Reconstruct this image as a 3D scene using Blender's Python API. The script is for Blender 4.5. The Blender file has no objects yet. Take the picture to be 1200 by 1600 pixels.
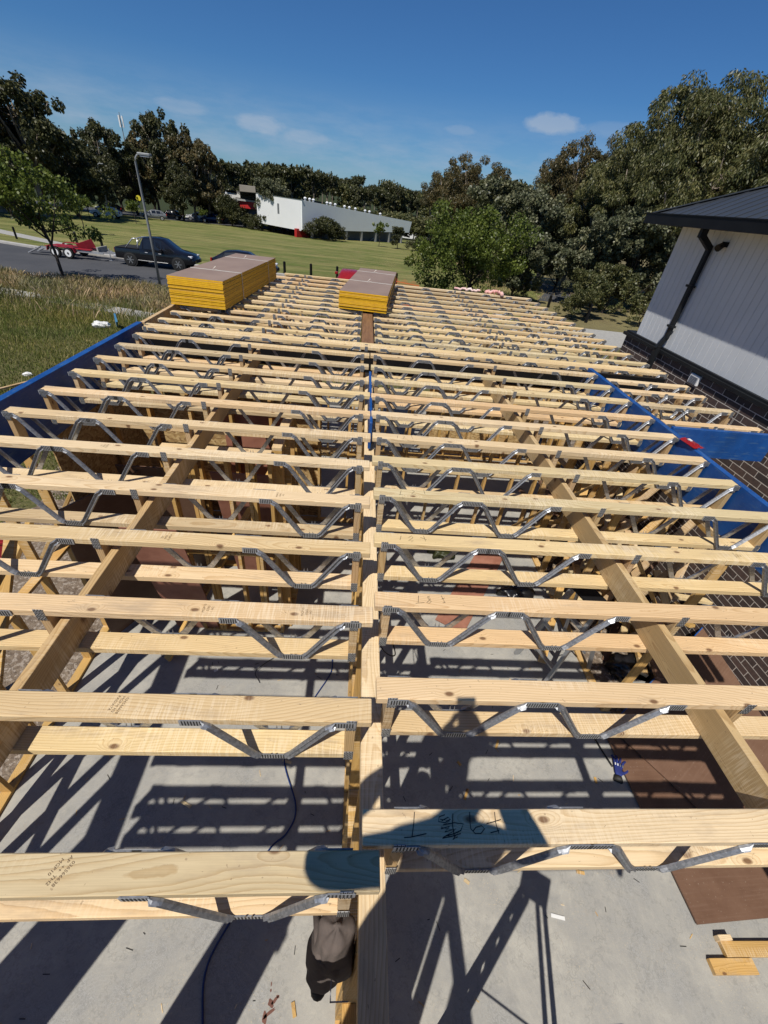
import bpy, bmesh, math, random
import numpy as np
from mathutils import Vector, Matrix, Euler
R = math.radians
random.seed(7)
rng = np.random.default_rng(11)
scene = bpy.context.scene
COL = scene.collection

# ------------------------------------------------------------------ tagging
def tag(o, label=None, cat=None, group=None, kind=None):
    if label: o['label'] = label
    if cat: o['category'] = cat
    if group: o['group'] = group
    if kind: o['kind'] = kind
    return o
def empty(name, loc=(0, 0, 0), rz=0.0, label=None, cat=None, group=None):
    o = bpy.data.objects.new(name, None); COL.objects.link(o)
    o.location = loc; o.rotation_euler = (0, 0, rz); o.empty_display_size = .1
    return tag(o, label, cat, group)
def copy_tree(o, parent=None):
    c = o.copy(); COL.objects.link(c); c.parent = parent
    for ch in o.children: copy_tree(ch, c)
    return c
ORD = ['nearest', 'second', 'third', 'fourth', 'fifth', 'sixth', 'seventh', 'eighth', 'ninth', 'tenth',
       'eleventh', 'twelfth', 'thirteenth', 'fourteenth', 'fifteenth']

# ------------------------------------------------------------------ mesh builder
class MB:
    def __init__(s): s.v = []; s.f = []; s.m = []
    def add(s, vs, fs, mi=0):
        b = len(s.v); s.v += [tuple(v) for v in vs]
        for f in fs: s.f.append(tuple(b + i for i in f)); s.m.append(mi)
    def box(s, x0, x1, y0, y1, z0, z1, mi=0, M=None):
        vs = [(x, y, z) for z in (z0, z1) for y in (y0, y1) for x in (x0, x1)]
        if M is not None: vs = [M @ Vector(v) for v in vs]
        s.add(vs, [(0, 2, 3, 1), (4, 5, 7, 6), (0, 1, 5, 4), (2, 6, 7, 3), (0, 4, 6, 2), (1, 3, 7, 5)], mi)
    def bar(s, a, b, w, h, mi=0, up=(0, 0, 1)):
        a = Vector(a); b = Vector(b); d = b - a; L = d.length; d.normalize()
        u = Vector(up)
        if abs(d.dot(u)) > .98: u = Vector((0, 1, 0))
        sd = d.cross(u).normalized(); u = sd.cross(d)
        M = Matrix((d, sd, u)).transposed().to_4x4(); M.translation = a
        s.box(0, L, -w / 2, w / 2, -h / 2, h / 2, mi, M)
    def tube(s, pts, rad, n=8, mi=0, cap=True):
        pts = [Vector(p) for p in pts]
        if not hasattr(rad, '__len__'): rad = [rad] * len(pts)
        b = len(s.v); ref = Vector((.13, .21, .97)).normalized()
        for i, p in enumerate(pts):
            d = (pts[min(i + 1, len(pts) - 1)] - pts[max(i - 1, 0)]).normalized()
            r_ = ref if abs(d.dot(ref)) < .95 else Vector((1, 0, 0))
            a1 = d.cross(r_).normalized(); a2 = d.cross(a1)
            for k in range(n):
                t = 2 * math.pi * k / n
                s.v.append(tuple(p + (a1 * math.cos(t) + a2 * math.sin(t)) * rad[i]))
        for i in range(len(pts) - 1):
            for k in range(n):
                k2 = (k + 1) % n
                s.f.append((b + i * n + k, b + i * n + k2, b + (i + 1) * n + k2, b + (i + 1) * n + k)); s.m.append(mi)
        if cap:
            s.f.append(tuple(b + k for k in range(n - 1, -1, -1))); s.m.append(mi)
            e = b + (len(pts) - 1) * n
            s.f.append(tuple(e + k for k in range(n))); s.m.append(mi)
    def prism(s, poly, z0, z1, mi=0, M=None):
        n = len(poly)
        vs = [(x, y, z0) for x, y in poly] + [(x, y, z1) for x, y in poly]
        if M is not None: vs = [M @ Vector(v) for v in vs]
        s.add(vs, [tuple(range(n - 1, -1, -1)), tuple(range(n, 2 * n))] + [(i, (i + 1) % n, n + (i + 1) % n, n + i) for i in range(n)], mi)
    def mesh(s, name, mats, smooth=False):
        me = bpy.data.meshes.new(name); me.from_pydata(s.v, [], s.f)
        if not isinstance(mats, (list, tuple)): mats = [mats]
        for m in mats: me.materials.append(m)
        if len(mats) > 1: me.polygons.foreach_set('material_index', s.m)
        if smooth: me.polygons.foreach_set('use_smooth', [True] * len(s.f))
        me.update(); return me
    def build(s, name, mats, parent=None, smooth=False, loc=None, bevel=0):
        return link(name, s.mesh(name, mats, smooth), parent, loc, bevel)
def link(name, me, parent=None, loc=None, bevel=0, rot=None):
    o = bpy.data.objects.new(name, me); COL.objects.link(o); o.parent = parent
    if loc is not None: o.location = loc
    if rot is not None: o.rotation_euler = rot
    if bevel:
        b = o.modifiers.new('bevel', 'BEVEL'); b.width = bevel; b.segments = 1; b.limit_method = 'ANGLE'
    return o
def npmesh(name, V, F, mats, mi=None):
    """V (n,3), F (m,k) arrays"""
    me = bpy.data.meshes.new(name); V = np.asarray(V, np.float32); F = np.asarray(F, np.int32); k = F.shape[1]
    me.vertices.add(len(V)); me.vertices.foreach_set('co', V.ravel())
    me.loops.add(F.size); me.loops.foreach_set('vertex_index', F.ravel())
    me.polygons.add(len(F)); me.polygons.foreach_set('loop_start', np.arange(0, F.size, k, dtype=np.int32))
    me.polygons.foreach_set('loop_total', np.full(len(F), k, np.int32))
    if not isinstance(mats, (list, tuple)): mats = [mats]
    for m in mats: me.materials.append(m)
    if mi is not None: me.polygons.foreach_set('material_index', np.asarray(mi, np.int32))
    me.update(calc_edges=True); me.validate(); return me

# ------------------------------------------------------------------ materials
class NT:
    def __init__(s, name):
        s.m = bpy.data.materials.new(name); s.m.use_nodes = True; s.t = s.m.node_tree
        s.b = s.t.nodes['Principled BSDF']; s.out = s.t.nodes['Material Output']
        s.tc = s.t.nodes.new('ShaderNodeTexCoord')
    def n(s, typ, inputs=None, **kw):
        nd = s.t.nodes.new('ShaderNode' + typ)
        for k, v in kw.items(): setattr(nd, k, v)
        for k, v in (inputs or {}).items(): s.set(nd, k, v)
        return nd
    def set(s, nd, k, v):
        sock = nd.inputs[k]
        if isinstance(v, bpy.types.NodeSocket): s.t.links.new(v, sock)
        else: sock.default_value = v
    def math(s, op, a, b=0.0, c=0.0, clamp=False):
        nd = s.n('Math', {0: a, 1: b, 2: c}, operation=op, use_clamp=clamp); return nd.outputs[0]
    def vm(s, op, a, b=(0, 0, 0)):
        nd = s.n('VectorMath', operation=op); s.set(nd, 0, a); s.set(nd, 1, b); return nd.outputs[0]
    def scale(s, a, f):
        nd = s.n('VectorMath', operation='SCALE'); s.set(nd, 0, a); s.set(nd, 'Scale', f); return nd.outputs[0]
    def noise(s, vec, sc=5, det=3, rough=.5, col=False, dist=0):
        nd = s.n('TexNoise', {'Vector': vec, 'Scale': sc, 'Detail': det, 'Roughness': rough, 'Distortion': dist}); return nd.outputs['Color' if col else 'Fac']
    def ramp(s, fac, stops, interp='LINEAR'):
        nd = s.n('ValToRGB', {0: fac}); cr = nd.color_ramp; cr.interpolation = interp
        while len(cr.elements) < len(stops): cr.elements.new(.5)
        for e, (p, c) in zip(cr.elements, stops):
            e.position = p; e.color = (*c, 1) if hasattr(c, '__len__') else (c, c, c, 1)
        return nd.outputs[0]
    def mix(s, f, a, b, typ='MIX'):
        nd = s.n('Mix', data_type='RGBA', blend_type=typ); s.set(nd, 0, f)
        for i, v in ((6, a), (7, b)):
            s.set(nd, i, v if isinstance(v, bpy.types.NodeSocket) else (*v[:3], 1))
        return nd.outputs[2]
    def rnd(s): return s.n('ObjectInfo').outputs['Random']
    def bump(s, h, d=.003, st=1.0):
        s.set(s.b, 'Normal', s.n('Bump', {'Height': h, 'Distance': d, 'Strength': st}).outputs[0])
    def fin(s, col=None, rough=.6, metal=0.0, spec=.5):
        if col is not None: s.set(s.b, 'Base Color', col if isinstance(col, bpy.types.NodeSocket) else (*col, 1))
        s.set(s.b, 'Roughness', rough); s.set(s.b, 'Metallic', metal); s.set(s.b, 'Specular IOR Level', spec); return s.m

def simple(name, c1, c2=None, sc=6, rough=.6, metal=0, spec=.4, bump=0, det=4, stretch=(1, 1, 1)):
    t = NT(name); v = t.vm('MULTIPLY', t.tc.outputs['Object'], stretch)
    f = t.noise(v, sc, det, .6)
    if c2 is None: c2 = tuple(x * .8 for x in c1)
    col = t.mix(t.ramp(f, [(.35, 0), (.65, 1)]), c1, c2)
    if bump: t.bump(f, bump)
    return t.fin(col, rough, metal, spec)

def pine(name, early, late, knotc=(.12, .05, .02), ring=.010, grey=0.0, hue=.5):
    t = NT(name); rd = t.rnd()
    off = t.n('CombineXYZ', {0: t.math('MULTIPLY', rd, 37.0), 1: t.math('MULTIPLY_ADD', rd, .17, -.12), 2: t.math('MULTIPLY_ADD', t.math('FRACT', t.math('MULTIPLY', rd, 17.3)), .1, -.13)}).outputs[0]
    v = t.vm('ADD', t.tc.outputs['Object'], off)
    nc = t.noise(t.vm('MULTIPLY', v, (.55, 1.2, 1.2)), 1.0, 2, .45, col=True)
    warp = t.vm('MULTIPLY', t.vm('SUBTRACT', nc, (.5, .5, .5)), (0, .34, .34))
    nc2 = t.noise(t.vm('MULTIPLY', v, (3, 14, 14)), 1.0, 2, .5, col=True)
    warp2 = t.vm('MULTIPLY', t.vm('SUBTRACT', nc2, (.5, .5, .5)), (0, .018, .018))
    # knots
    sv = t.n('SeparateXYZ', {0: v})
    vk = t.n('CombineXYZ', {0: t.math('MULTIPLY', sv.outputs[0], 4.6), 1: t.math('MULTIPLY', t.math('ADD', sv.outputs[1], t.math('MULTIPLY', sv.outputs[2], .35)), 8.5), 2: 0.0}).outputs[0]
    vo = t.n('TexVoronoi', {'Vector': vk, 'Scale': 1.0}, feature='F1', voronoi_dimensions='2D'); dist = vo.outputs['Distance']
    keep = t.math('GREATER_THAN', t.n('SeparateColor', {0: vo.outputs['Color']}).outputs[0], .84)
    kn = t.math('MULTIPLY', t.math('SUBTRACT', 1.0, t.math('MULTIPLY', t.math('SUBTRACT', dist, .055), 18.0, clamp=False), clamp=True), keep)
    halo = t.math('MULTIPLY', t.math('SUBTRACT', 1.0, t.math('MULTIPLY', dist, 3.4), clamp=True), keep)
    v2 = t.vm('ADD', t.vm('ADD', v, warp), warp2)
    v2 = t.vm('ADD', v2, t.n('CombineXYZ', {0: 0.0, 1: t.math('MULTIPLY', halo, .03), 2: t.math('MULTIPLY', halo, .03)}).outputs[0])
    w = t.n('TexWave', {'Vector': v2, 'Scale': 2 * math.pi / 20 / ring, 'Distortion': 0.6, 'Detail': 2, 'Detail Scale': 2.0}, wave_type='RINGS', rings_direction='X', wave_profile='SAW').outputs['Fac']
    g = t.ramp(w, [(0, 0), (.55, .25), (.9, 1), (1, 0)])
    base = t.mix(t.math('MULTIPLY', g, .75), early, late)
    fib = t.noise(t.vm('MULTIPLY', v, (6, 260, 260)), 1.0, 2, .6)
    base = t.mix(.35, base, t.ramp(fib, [(.3, (.62,) * 3), (.7, (1.0,) * 3)]), 'MULTIPLY')
    bl = t.noise(t.vm('MULTIPLY', v, (1.2, 6, 6)), 1.0, 3, .6)
    base = t.mix(.5, base, t.ramp(bl, [(.3, (.80, .74, .66)), (.7, (1.03, 1.0, .98))]), 'MULTIPLY')
    tint = t.ramp(t.math('FRACT', t.math('MULTIPLY', rd, 7.7)), [(0, (1.0, .84, .70)), (.2, (1.07, 1.06, 1.06)), (.4, (.90, .83, .72)), (.6, (1.04, 1.0, .84)), (.8, (.86, .90, .84)), (1, (.74, .71, .68))])
    base = t.mix(hue, base, tint, 'MULTIPLY')
    base = t.mix(t.math('MULTIPLY', halo, .35), base, late)
    base = t.mix(t.math('MULTIPLY', kn, .85), base, knotc)
    dk = t.noise(t.vm('MULTIPLY', v, (1.7, 7, 7)), 1.3, 5, .7)
    base = t.mix(t.ramp(dk, [(.54, 0), (.70, .55)]), base, (.33, .25, .17))
    wr = t.noise(t.vm('MULTIPLY', v, (160, 8, 8)), 1.0, 1, .4)
    base = t.mix(t.math('MULTIPLY', t.ramp(t.noise(t.vm('MULTIPLY', v, (1.1, 3, 3)), 1.0, 2, .5), [(.5, 0), (.6, .3)]), t.ramp(wr, [(.45, 0), (.6, 1)])), base, (.86, .74, .54))
    sp = t.noise(v, 60, 3, .6)
    base = t.mix(t.math('MULTIPLY', t.math('GREATER_THAN', sp, .69), .5), base, (.2, .13, .08))
    if grey: base = t.mix(grey, base, (.35, .33, .30))
    t.bump(t.math('ADD', t.math('MULTIPLY', fib, .5), g), .0008, .5)
    return t.fin(base, .72, 0, .25)

M_ = {}
M_['pine'] = pine('pine', (.73, .595, .385), (.54, .38, .20), hue=.95)
M_['pine_old'] = pine('weathered_pine', (.56, .41, .235), (.37, .235, .11), hue=.8)
M_['stud'] = pine('treated_pine', (.60, .385, .14), (.42, .24, .065))
M_['lvl'] = simple('laminated_timber', (.23, .12, .055), (.15, .075, .035), 3, .6, stretch=(1, 12, 12), bump=.001)
def m_galv():
    t = NT('galvanised_steel'); v = t.tc.outputs['Object']
    vo = t.n('TexVoronoi', {'Vector': v, 'Scale': 90.0}).outputs['Color']
    c = t.mix(t.n('SeparateColor', {0: vo}).outputs[0], (.24, .25, .265), (.42, .43, .45))
    f = t.noise(v, 18, 3, .6)
    return t.fin(t.mix(t.ramp(f, [(.45, 0), (.7, .6)]), c, (.25, .25, .26)), t.ramp(f, [(.3, .42), (.7, .6)]), .8, .4)
M_['galv'] = m_galv()
M_['plate'] = simple('bright_nail_plate', (.50, .51, .52), (.38, .39, .40), 40, .45, metal=.6)
M_['slot'] = simple('punched_slot_dark', (.03, .028, .025), rough=.7)
def m_blue():
    t = NT('blue_painted_timber'); v = t.tc.outputs['Object']
    f = t.noise(v, 6, 5, .65); s = t.noise(t.vm('MULTIPLY', v, (1, 9, 9)), 4, 3, .6)
    c = t.mix(t.ramp(f, [(.35, 0), (.7, 1)]), (.006, .055, .22), (.012, .085, .30))
    c = t.mix(t.ramp(s, [(.55, 0), (.72, .5)]), c, (.12, .20, .24))
    dd = t.noise(v, 34, 4, .8); c = t.mix(t.ramp(dd, [(.62, 0), (.70, .6)]), c, (.30, .30, .27))
    lg = t.noise(t.vm('MULTIPLY', v, (2.2, 1, 1)), 1.1, 3, .6); c = t.mix(t.ramp(lg, [(.5, 0), (.7, .4)]), c, (.006, .03, .10))
    t.bump(f, .001)
    return t.fin(c, .42, 0, .45)
M_['blue'] = m_blue()
def m_ply():
    t = NT('brown_formply'); v = t.tc.outputs['Object']
    f = t.noise(v, 3.5, 6, .65); g = t.noise(t.vm('MULTIPLY', v, (1, 30, 30)), 2, 3, .6)
    c = t.mix(t.ramp(f, [(.3, 0), (.7, 1)]), (.115, .060, .036), (.165, .094, .060))
    c = t.mix(t.ramp(g, [(.5, 0), (.8, .35)]), c, (.22, .14, .10))
    d = t.noise(v, 55, 2, .6); c = t.mix(t.ramp(d, [(.68, 0), (.74, .6)]), c, (.4, .33, .26))
    return t.fin(c, .5, 0, .4)
M_['ply'] = m_ply()
M_['plypink'] = simple('red_brown_ply', (.33, .15, .10), (.24, .10, .065), 5, .6)
def m_osb():
    t = NT('strand_board'); v = t.tc.outputs['Object']
    vo = t.n('TexVoronoi', {'Vector': t.vm('MULTIPLY', t.vm('ADD', v, t.scale(t.noise(v, 9, 2, .5, col=True), .12)), (1, 1, 2.2)), 'Scale': 26.0})
    r = t.n('SeparateColor', {0: vo.outputs['Color']}).outputs[0]
    c = t.ramp(r, [(0, (.24, .14, .06)), (.5, (.42, .28, .12)), (1, (.55, .40, .20))])
    t.bump(r, .001); return t.fin(c, .6, 0, .3)
M_['osb'] = m_osb()
def m_slab():
    t = NT('concrete_slab'); v = t.tc.outputs['Object']
    f = t.noise(v, 1.3, 6, .65); g = t.noise(v, 26, 5, .7); fine = t.noise(v, 160, 2, .6)
    c = t.mix(t.ramp(f, [(.38, 0), (.62, 1)]), (.41, .39, .34), (.24, .235, .22))
    c = t.mix(t.ramp(g, [(.35, .22), (.65, 0)]), c, (.22, .225, .23))
    c = t.mix(t.math('MULTIPLY', t.ramp(fine, [(.3, 1), (.62, 0)]), .28), c, (.20, .195, .18))
    mk = t.math('GREATER_THAN', f, .56)
    sw = t.noise(t.vm('ADD', v, t.scale(t.noise(v, 8, 2, .5, col=True), .4)), 30, 4, .7, dist=1.6)
    c = t.mix(t.math('MULTIPLY', t.ramp(sw, [(.44, 0), (.5, 1), (.56, 0)]), t.math('MULTIPLY', t.ramp(f, [(.5, 0), (.62, 1)]), .35)), c, (.55, .55, .53))
    tr = t.n('TexWave', {'Vector': t.vm('ADD', v, t.scale(t.noise(v, .7, 2, .5, col=True), 1.6)), 'Scale': 9.0, 'Distortion': 3.5, 'Detail': 3, 'Detail Scale': 3.0}, wave_type='RINGS', rings_direction='Z').outputs['Fac']
    c = t.mix(t.math('MULTIPLY', t.ramp(tr, [(.72, 0), (.95, .10)]), t.ramp(t.noise(v, 2.1, 3, .6), [(.4, 0), (.6, 1)])), c, (.47, .46, .42))
    pt = t.noise(v, 5.5, 5, .75); c = t.mix(t.ramp(pt, [(.30, .45), (.47, 0)]), c, (.185, .185, .18))
    cr = t.noise(t.vm('ADD', v, (3.1, 1.7, 0)), .9, 6, .75); c = t.mix(t.ramp(cr, [(.488, 0), (.497, .30), (.506, 0)]), c, (.14, .14, .13))
    dust = t.noise(v, 75, 3, .7); c = t.mix(t.math('MULTIPLY', t.ramp(dust, [(.60, 0), (.68, .8)]), t.ramp(t.noise(v, 1.7, 3, .6), [(.45, 0), (.65, 1)])), c, (.52, .42, .27))
    br = t.noise(v, 3.3, 4, .7); c = t.mix(t.ramp(br, [(.66, 0), (.8, .45)]), c, (.30, .22, .14))
    t.bump(g, .002, .6); return t.fin(c, .78, 0, .3)
M_['slab'] = m_slab()
M_['conc'] = simple('concrete_grey', (.36, .35, .32), (.27, .265, .25), 9, .85, bump=.002)
M_['kerb'] = simple('kerb_concrete', (.42, .40, .37), (.33, .32, .30), 3, .85)
def m_asph():
    t = NT('asphalt'); v = t.tc.outputs['Object']
    f = t.noise(v, .35, 4, .6); g = t.noise(v, 40, 3, .7)
    c = t.mix(t.ramp(f, [(.35, 0), (.65, 1)]), (.050, .052, .058), (.068, .069, .074))
    c = t.mix(t.ramp(g, [(.5, 0), (.75, .3)]), c, (.11, .11, .11)); t.bump(g, .004); return t.fin(c, .85, 0, .3)
M_['asph'] = m_asph()
M_['yellow'] = simple('yellow_board_edge', (.74, .42, .012), (.64, .34, .010), 14, .6, bump=.002)
M_['boardtop'] = simple('particle_board_face', (.265, .19, .15), (.225, .16, .128), 2.2, .6, spec=.3)
M_['strap'] = simple('plastic_strap', (.62, .58, .5), rough=.4)
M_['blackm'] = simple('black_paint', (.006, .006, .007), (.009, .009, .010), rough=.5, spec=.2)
M_['roofm'] = simple('dark_roof_steel', (.030, .034, .040), (.038, .043, .05), 1, .42, metal=.0, spec=.5)
M_['trim'] = simple('charcoal_trim', (.011, .012, .014), (.014, .016, .018), rough=.5, spec=.2)
M_['siding'] = simple('pale_grey_cladding', (.57, .59, .61), (.52, .54, .56), 1.5, .6, spec=.3)
M_['soffit'] = simple('cream_soffit', (.55, .48, .36), (.5, .44, .33), rough=.7)
M_['white'] = simple('white_plastic', (.75, .75, .74), (.68, .68, .67), rough=.45)
def m_brick():
    t = NT('dark_brick'); v = t.tc.outputs['Object']; sp = t.n('SeparateXYZ', {0: v})
    uv = t.n('CombineXYZ', {0: t.math('ADD', sp.outputs[1], sp.outputs[0]), 1: sp.outputs[2], 2: 0.0}).outputs[0]
    b = t.n('TexBrick', {'Vector': uv, 'Color1': (.045, .038, .037, 1), 'Color2': (.105, .072, .062, 1), 'Mortar': (.55, .51, .46, 1), 'Scale': 1.0, 'Mortar Size': .0052, 'Mortar Smooth': .15, 'Bias': 0.0, 'Brick Width': .24, 'Row Height': .086}, offset=.5)
    f = t.noise(v, 20, 4, .7)
    col = t.mix(.5, b.outputs['Color'], t.ramp(f, [(.3, (.6,) * 3), (.7, (1.5, 1.4, 1.35))]), 'MULTIPLY')
    t.bump(t.math('SUBTRACT', t.math('MULTIPLY', f, .2), b.outputs['Fac']), .006); return t.fin(col, .7, 0, .35)
M_['brick'] = m_brick()
def m_leaf(name, c1, c2, c3, tr=.25):
    t = NT(name); g = t.n('NewGeometry'); r = g.outputs['Random Per Island']
    c = t.ramp(r, [(0, c1), (.5, c2), (1, c3)])
    f = t.noise(t.tc.outputs['Object'], .45, 2, .5)
    c = t.mix(.7, c, t.ramp(f, [(.35, (.62, .66, .62)), (.65, (1.25, 1.15, 1.0))]), 'MULTIPLY')
    m = t.fin(c, .45, 0, .35)
    if tr:
        tl = t.n('BsdfTranslucent', {'Color': c}); mx = t.n('MixShader', {0: tr, 1: t.b.outputs[0], 2: tl.outputs[0]})
        t.t.links.new(mx.outputs[0], t.out.inputs[0])
    return m
M_['leaf_euc'] = m_leaf('eucalypt_leaves', (.040, .052, .016), (.10, .108, .038), (.19, .18, .08))
M_['leaf_rust'] = m_leaf('rusty_eucalypt_leaves', (.038, .040, .015), (.095, .085, .034), (.17, .125, .055))
M_['leaf_grey'] = m_leaf('silver_green_leaves', (.055, .066, .034), (.115, .128, .070), (.21, .215, .135))
M_['leaf_green'] = m_leaf('bright_green_leaves', (.055, .085, .014), (.110, .150, .026), (.19, .23, .05), .4)
M_['leaf_dark'] = m_leaf('dark_green_leaves', (.026, .033, .012), (.058, .064, .024), (.11, .108, .045))
M_['bark'] = simple('pale_bark', (.30, .25, .20), (.12, .095, .075), 4, .85, stretch=(1, 1, .25), bump=.02)
M_['darkbark'] = simple('dark_bark', (.055, .042, .034), (.03, .024, .02), 6, .9, stretch=(1, 1, .2), bump=.02)
M_['glass'] = simple('tinted_car_glass', (.012, .014, .017), rough=.08, spec=.8)
M_['carblack'] = simple('black_car_paint', (.006, .006, .008), (.007, .007, .009), rough=.16, spec=.7)
M_['carwhite'] = simple('white_car_paint', (.72, .73, .74), rough=.2, spec=.6)
M_['carblue'] = simple('dark_blue_car_paint', (.01, .025, .11), rough=.2, spec=.6)
M_['carred'] = simple('red_car_paint', (.28, .012, .012), rough=.25, spec=.6)
M_['cargrey'] = simple('grey_car_paint', (.16, .17, .18), rough=.25, spec=.6)
M_['rubber'] = simple('rubber', (.014, .014, .014), rough=.8)
M_['alloy'] = simple('bright_rim', (.62, .62, .63), rough=.3, metal=.6)
M_['headlamp'] = simple('lamp_lens', (.65, .66, .68), rough=.1, spec=.8)
M_['taillamp'] = simple('red_lamp_lens', (.35, .01, .01), rough=.15, spec=.8)
M_['redp'] = simple('red_painted_steel', (.30, .018, .03), (.24, .015, .022), rough=.45)
M_['metalpole'] = simple('street_pole_steel', (.28, .29, .29), (.22, .23, .23), 3, .5, metal=.3)
M_['whsewall'] = simple('warehouse_panel', (.80, .82, .81), (.76, .78, .77), .25, .6)
M_['whsewhite'] = simple('warehouse_white_panel', (.70, .71, .71), (.66, .67, .67), .3, .6)
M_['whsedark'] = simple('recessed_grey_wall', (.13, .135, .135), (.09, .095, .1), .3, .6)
M_['tan'] = simple('tan_render', (.30, .27, .21), (.26, .23, .18), .5, .8)
M_['redwall'] = simple('red_cladding', (.42, .02, .02), (.36, .02, .02), .5, .5)
M_['orange'] = simple('orange_mesh', (.75, .16, .05), (.65, .12, .04), rough=.6)
M_['pinktarp'] = simple('pink_wrap', (.62, .30, .27), (.66, .55, .5), 6, .5)
M_['jacket'] = simple('brown_fleece', (.115, .092, .082), (.090, .073, .066), 30, .95, bump=.003)
M_['skin'] = simple('skin', (.48, .27, .18), (.42, .22, .14), 6, .55)
M_['hivis'] = simple('navy_shirt', (.02, .03, .07), rough=.9)
M_['shorts'] = simple('dark_shorts', (.03, .03, .032), rough=.9)
M_['boot'] = simple('tan_boot_leather', (.22, .12, .05), rough=.7)
M_['cordblue'] = simple('blue_rubber_lead', (.01, .03, .13), rough=.4)
M_['cordblack'] = simple('black_lead', (.01, .01, .01), rough=.4)
M_['gloveblue'] = simple('blue_glove_fabric', (.015, .03, .17), (.012, .02, .12), 20, .8)
M_['stain'] = simple('red_brown_stain', (.16, .07, .05), rough=.8)
M_['ink'] = simple('pencil_ink', (.012, .012, .015), rough=.6)
M_['inkfaint'] = simple('faded_stamp_ink', (.17, .11, .06), rough=.6)
M_['yellowpl'] = simple('yellow_tool_plastic', (.75, .36, .02), rough=.4)
M_['bag'] = simple('black_plastic_bag', (.010, .010, .012), rough=.3, spec=.6)
M_['paper'] = simple('white_wrap', (.7, .7, .68), rough=.6)
M_['alu'] = simple('ladder_aluminium', (.45, .46, .47), rough=.35, metal=.7)
M_['signy'] = simple('yellow_sign', (.7, .6, .05), rough=.5)
def m_grass(name, cols, seedy=None):
    t = NT(name); r = t.n('NewGeometry').outputs['Random Per Island']
    c = t.ramp(r, cols)
    f = t.noise(t.tc.outputs['Object'], .35, 3, .6)
    c = t.mix(.75, c, t.ramp(f, [(.35, (.60, .75, .55)), (.65, (1.35, 1.15, .95))]), 'MULTIPLY')
    m = t.fin(c, .6, 0, .2)
    tl = t.n('BsdfTranslucent', {'Color': c}); mx = t.n('MixShader', {0: .3, 1: t.b.outputs[0], 2: tl.outputs[0]})
    t.t.links.new(mx.outputs[0], t.out.inputs[0]); return m
M_['blade'] = m_grass('long_grass', [(0, (.085, .115, .024)), (.45, (.155, .18, .042)), (.75, (.26, .24, .08)), (1, (.44, .37, .20))])
M_['weed'] = m_grass('seeding_grass', [(0, (.17, .17, .06)), (.4, (.34, .28, .15)), (.8, (.44, .34, .23)), (1, (.55, .44, .34))])
def m_ground():
    t = NT('ground_grass_and_dirt'); v = t.tc.outputs['Object']; sp = t.n('SeparateXYZ', {0: v})
    X, Y = sp.outputs[0], sp.outputs[1]
    big = t.noise(t.vm('MULTIPLY', v, (.06, .22, .1)), 1.0, 6, .68); med = t.noise(v, .5, 4, .65); fine = t.noise(v, 9, 4, .75)
    park = t.mix(t.ramp(big, [(.36, 0), (.62, 1)]), (.115, .150, .034), (.26, .24, .09))
    st2 = t.noise(t.vm('MULTIPLY', v, (.13, .8, .1)), 1.0, 5, .7); park = t.mix(t.ramp(st2, [(.42, 0), (.60, .7)]), park, (.065, .095, .020))
    park = t.mix(t.ramp(med, [(.4, 0), (.75, .55)]), park, (.26, .21, .09))
    park = t.mix(.55, park, t.ramp(fine, [(.3, (.6,) * 3), (.7, (1.3,) * 3)]), 'MULTIPLY')
    near = t.mix(t.ramp(fine, [(.35, 0), (.65, 1)]), (.075, .085, .025), (.15, .13, .06))
    dirt = t.mix(t.ramp(t.noise(v, 14, 5, .8), [(.35, 0), (.7, 1)]), (.13, .095, .068), (.25, .20, .15))
    vo = t.n('TexVoronoi', {'Vector': v, 'Scale': 34.0}); stn = t.n('SeparateColor', {0: vo.outputs['Color']}).outputs[0]
    dirt = t.mix(t.math('MULTIPLY', t.math('GREATER_THAN', stn, .72), .7), dirt, (.34, .29, .24))
    wob = t.math('MULTIPLY', t.math('SUBTRACT', t.noise(v, .8, 3, .6), .5), 3.0)
    ax = t.math('ADD', t.math('ABSOLUTE', X), wob)
    inx = t.math('LESS_THAN', ax, 5.4)
    nearm = t.math('MULTIPLY', inx, t.math('LESS_THAN', t.math('ADD', Y, wob), 12.5))
    right = t.math('MULTIPLY', t.math('GREATER_THAN', X, 3.0), t.math('LESS_THAN', Y, 14.0))
    nearm = t.math('MAXIMUM', nearm, right)
    isnear = t.math('LESS_THAN', Y, 27.2)
    park = t.mix(t.ramp(t.math('MULTIPLY', Y, .001), [(.122, 0), (.14, 1)]), park, (.035, .045, .018)); c = t.mix(isnear, park, near); c = t.mix(nearm, c, dirt)
    # scrubby bare ground under the eucalypts
    scrub = t.math('MULTIPLY', t.math('GREATER_THAN', t.math('ADD', t.math('SUBTRACT', X, t.math('MULTIPLY', Y, .36)), wob), 1.0), t.math('GREATER_THAN', Y, 27.0))
    sc = t.mix(t.ramp(med, [(.35, 0), (.65, 1)]), (.17, .13, .075), (.22, .19, .09))
    c = t.mix(t.math('MULTIPLY', scrub, .8), c, sc)
    t.bump(t.math('ADD', fine, t.math('MULTIPLY', stn, .3)), .05); return t.fin(c, .9, 0, .15)
M_['ground'] = m_ground()

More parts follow.
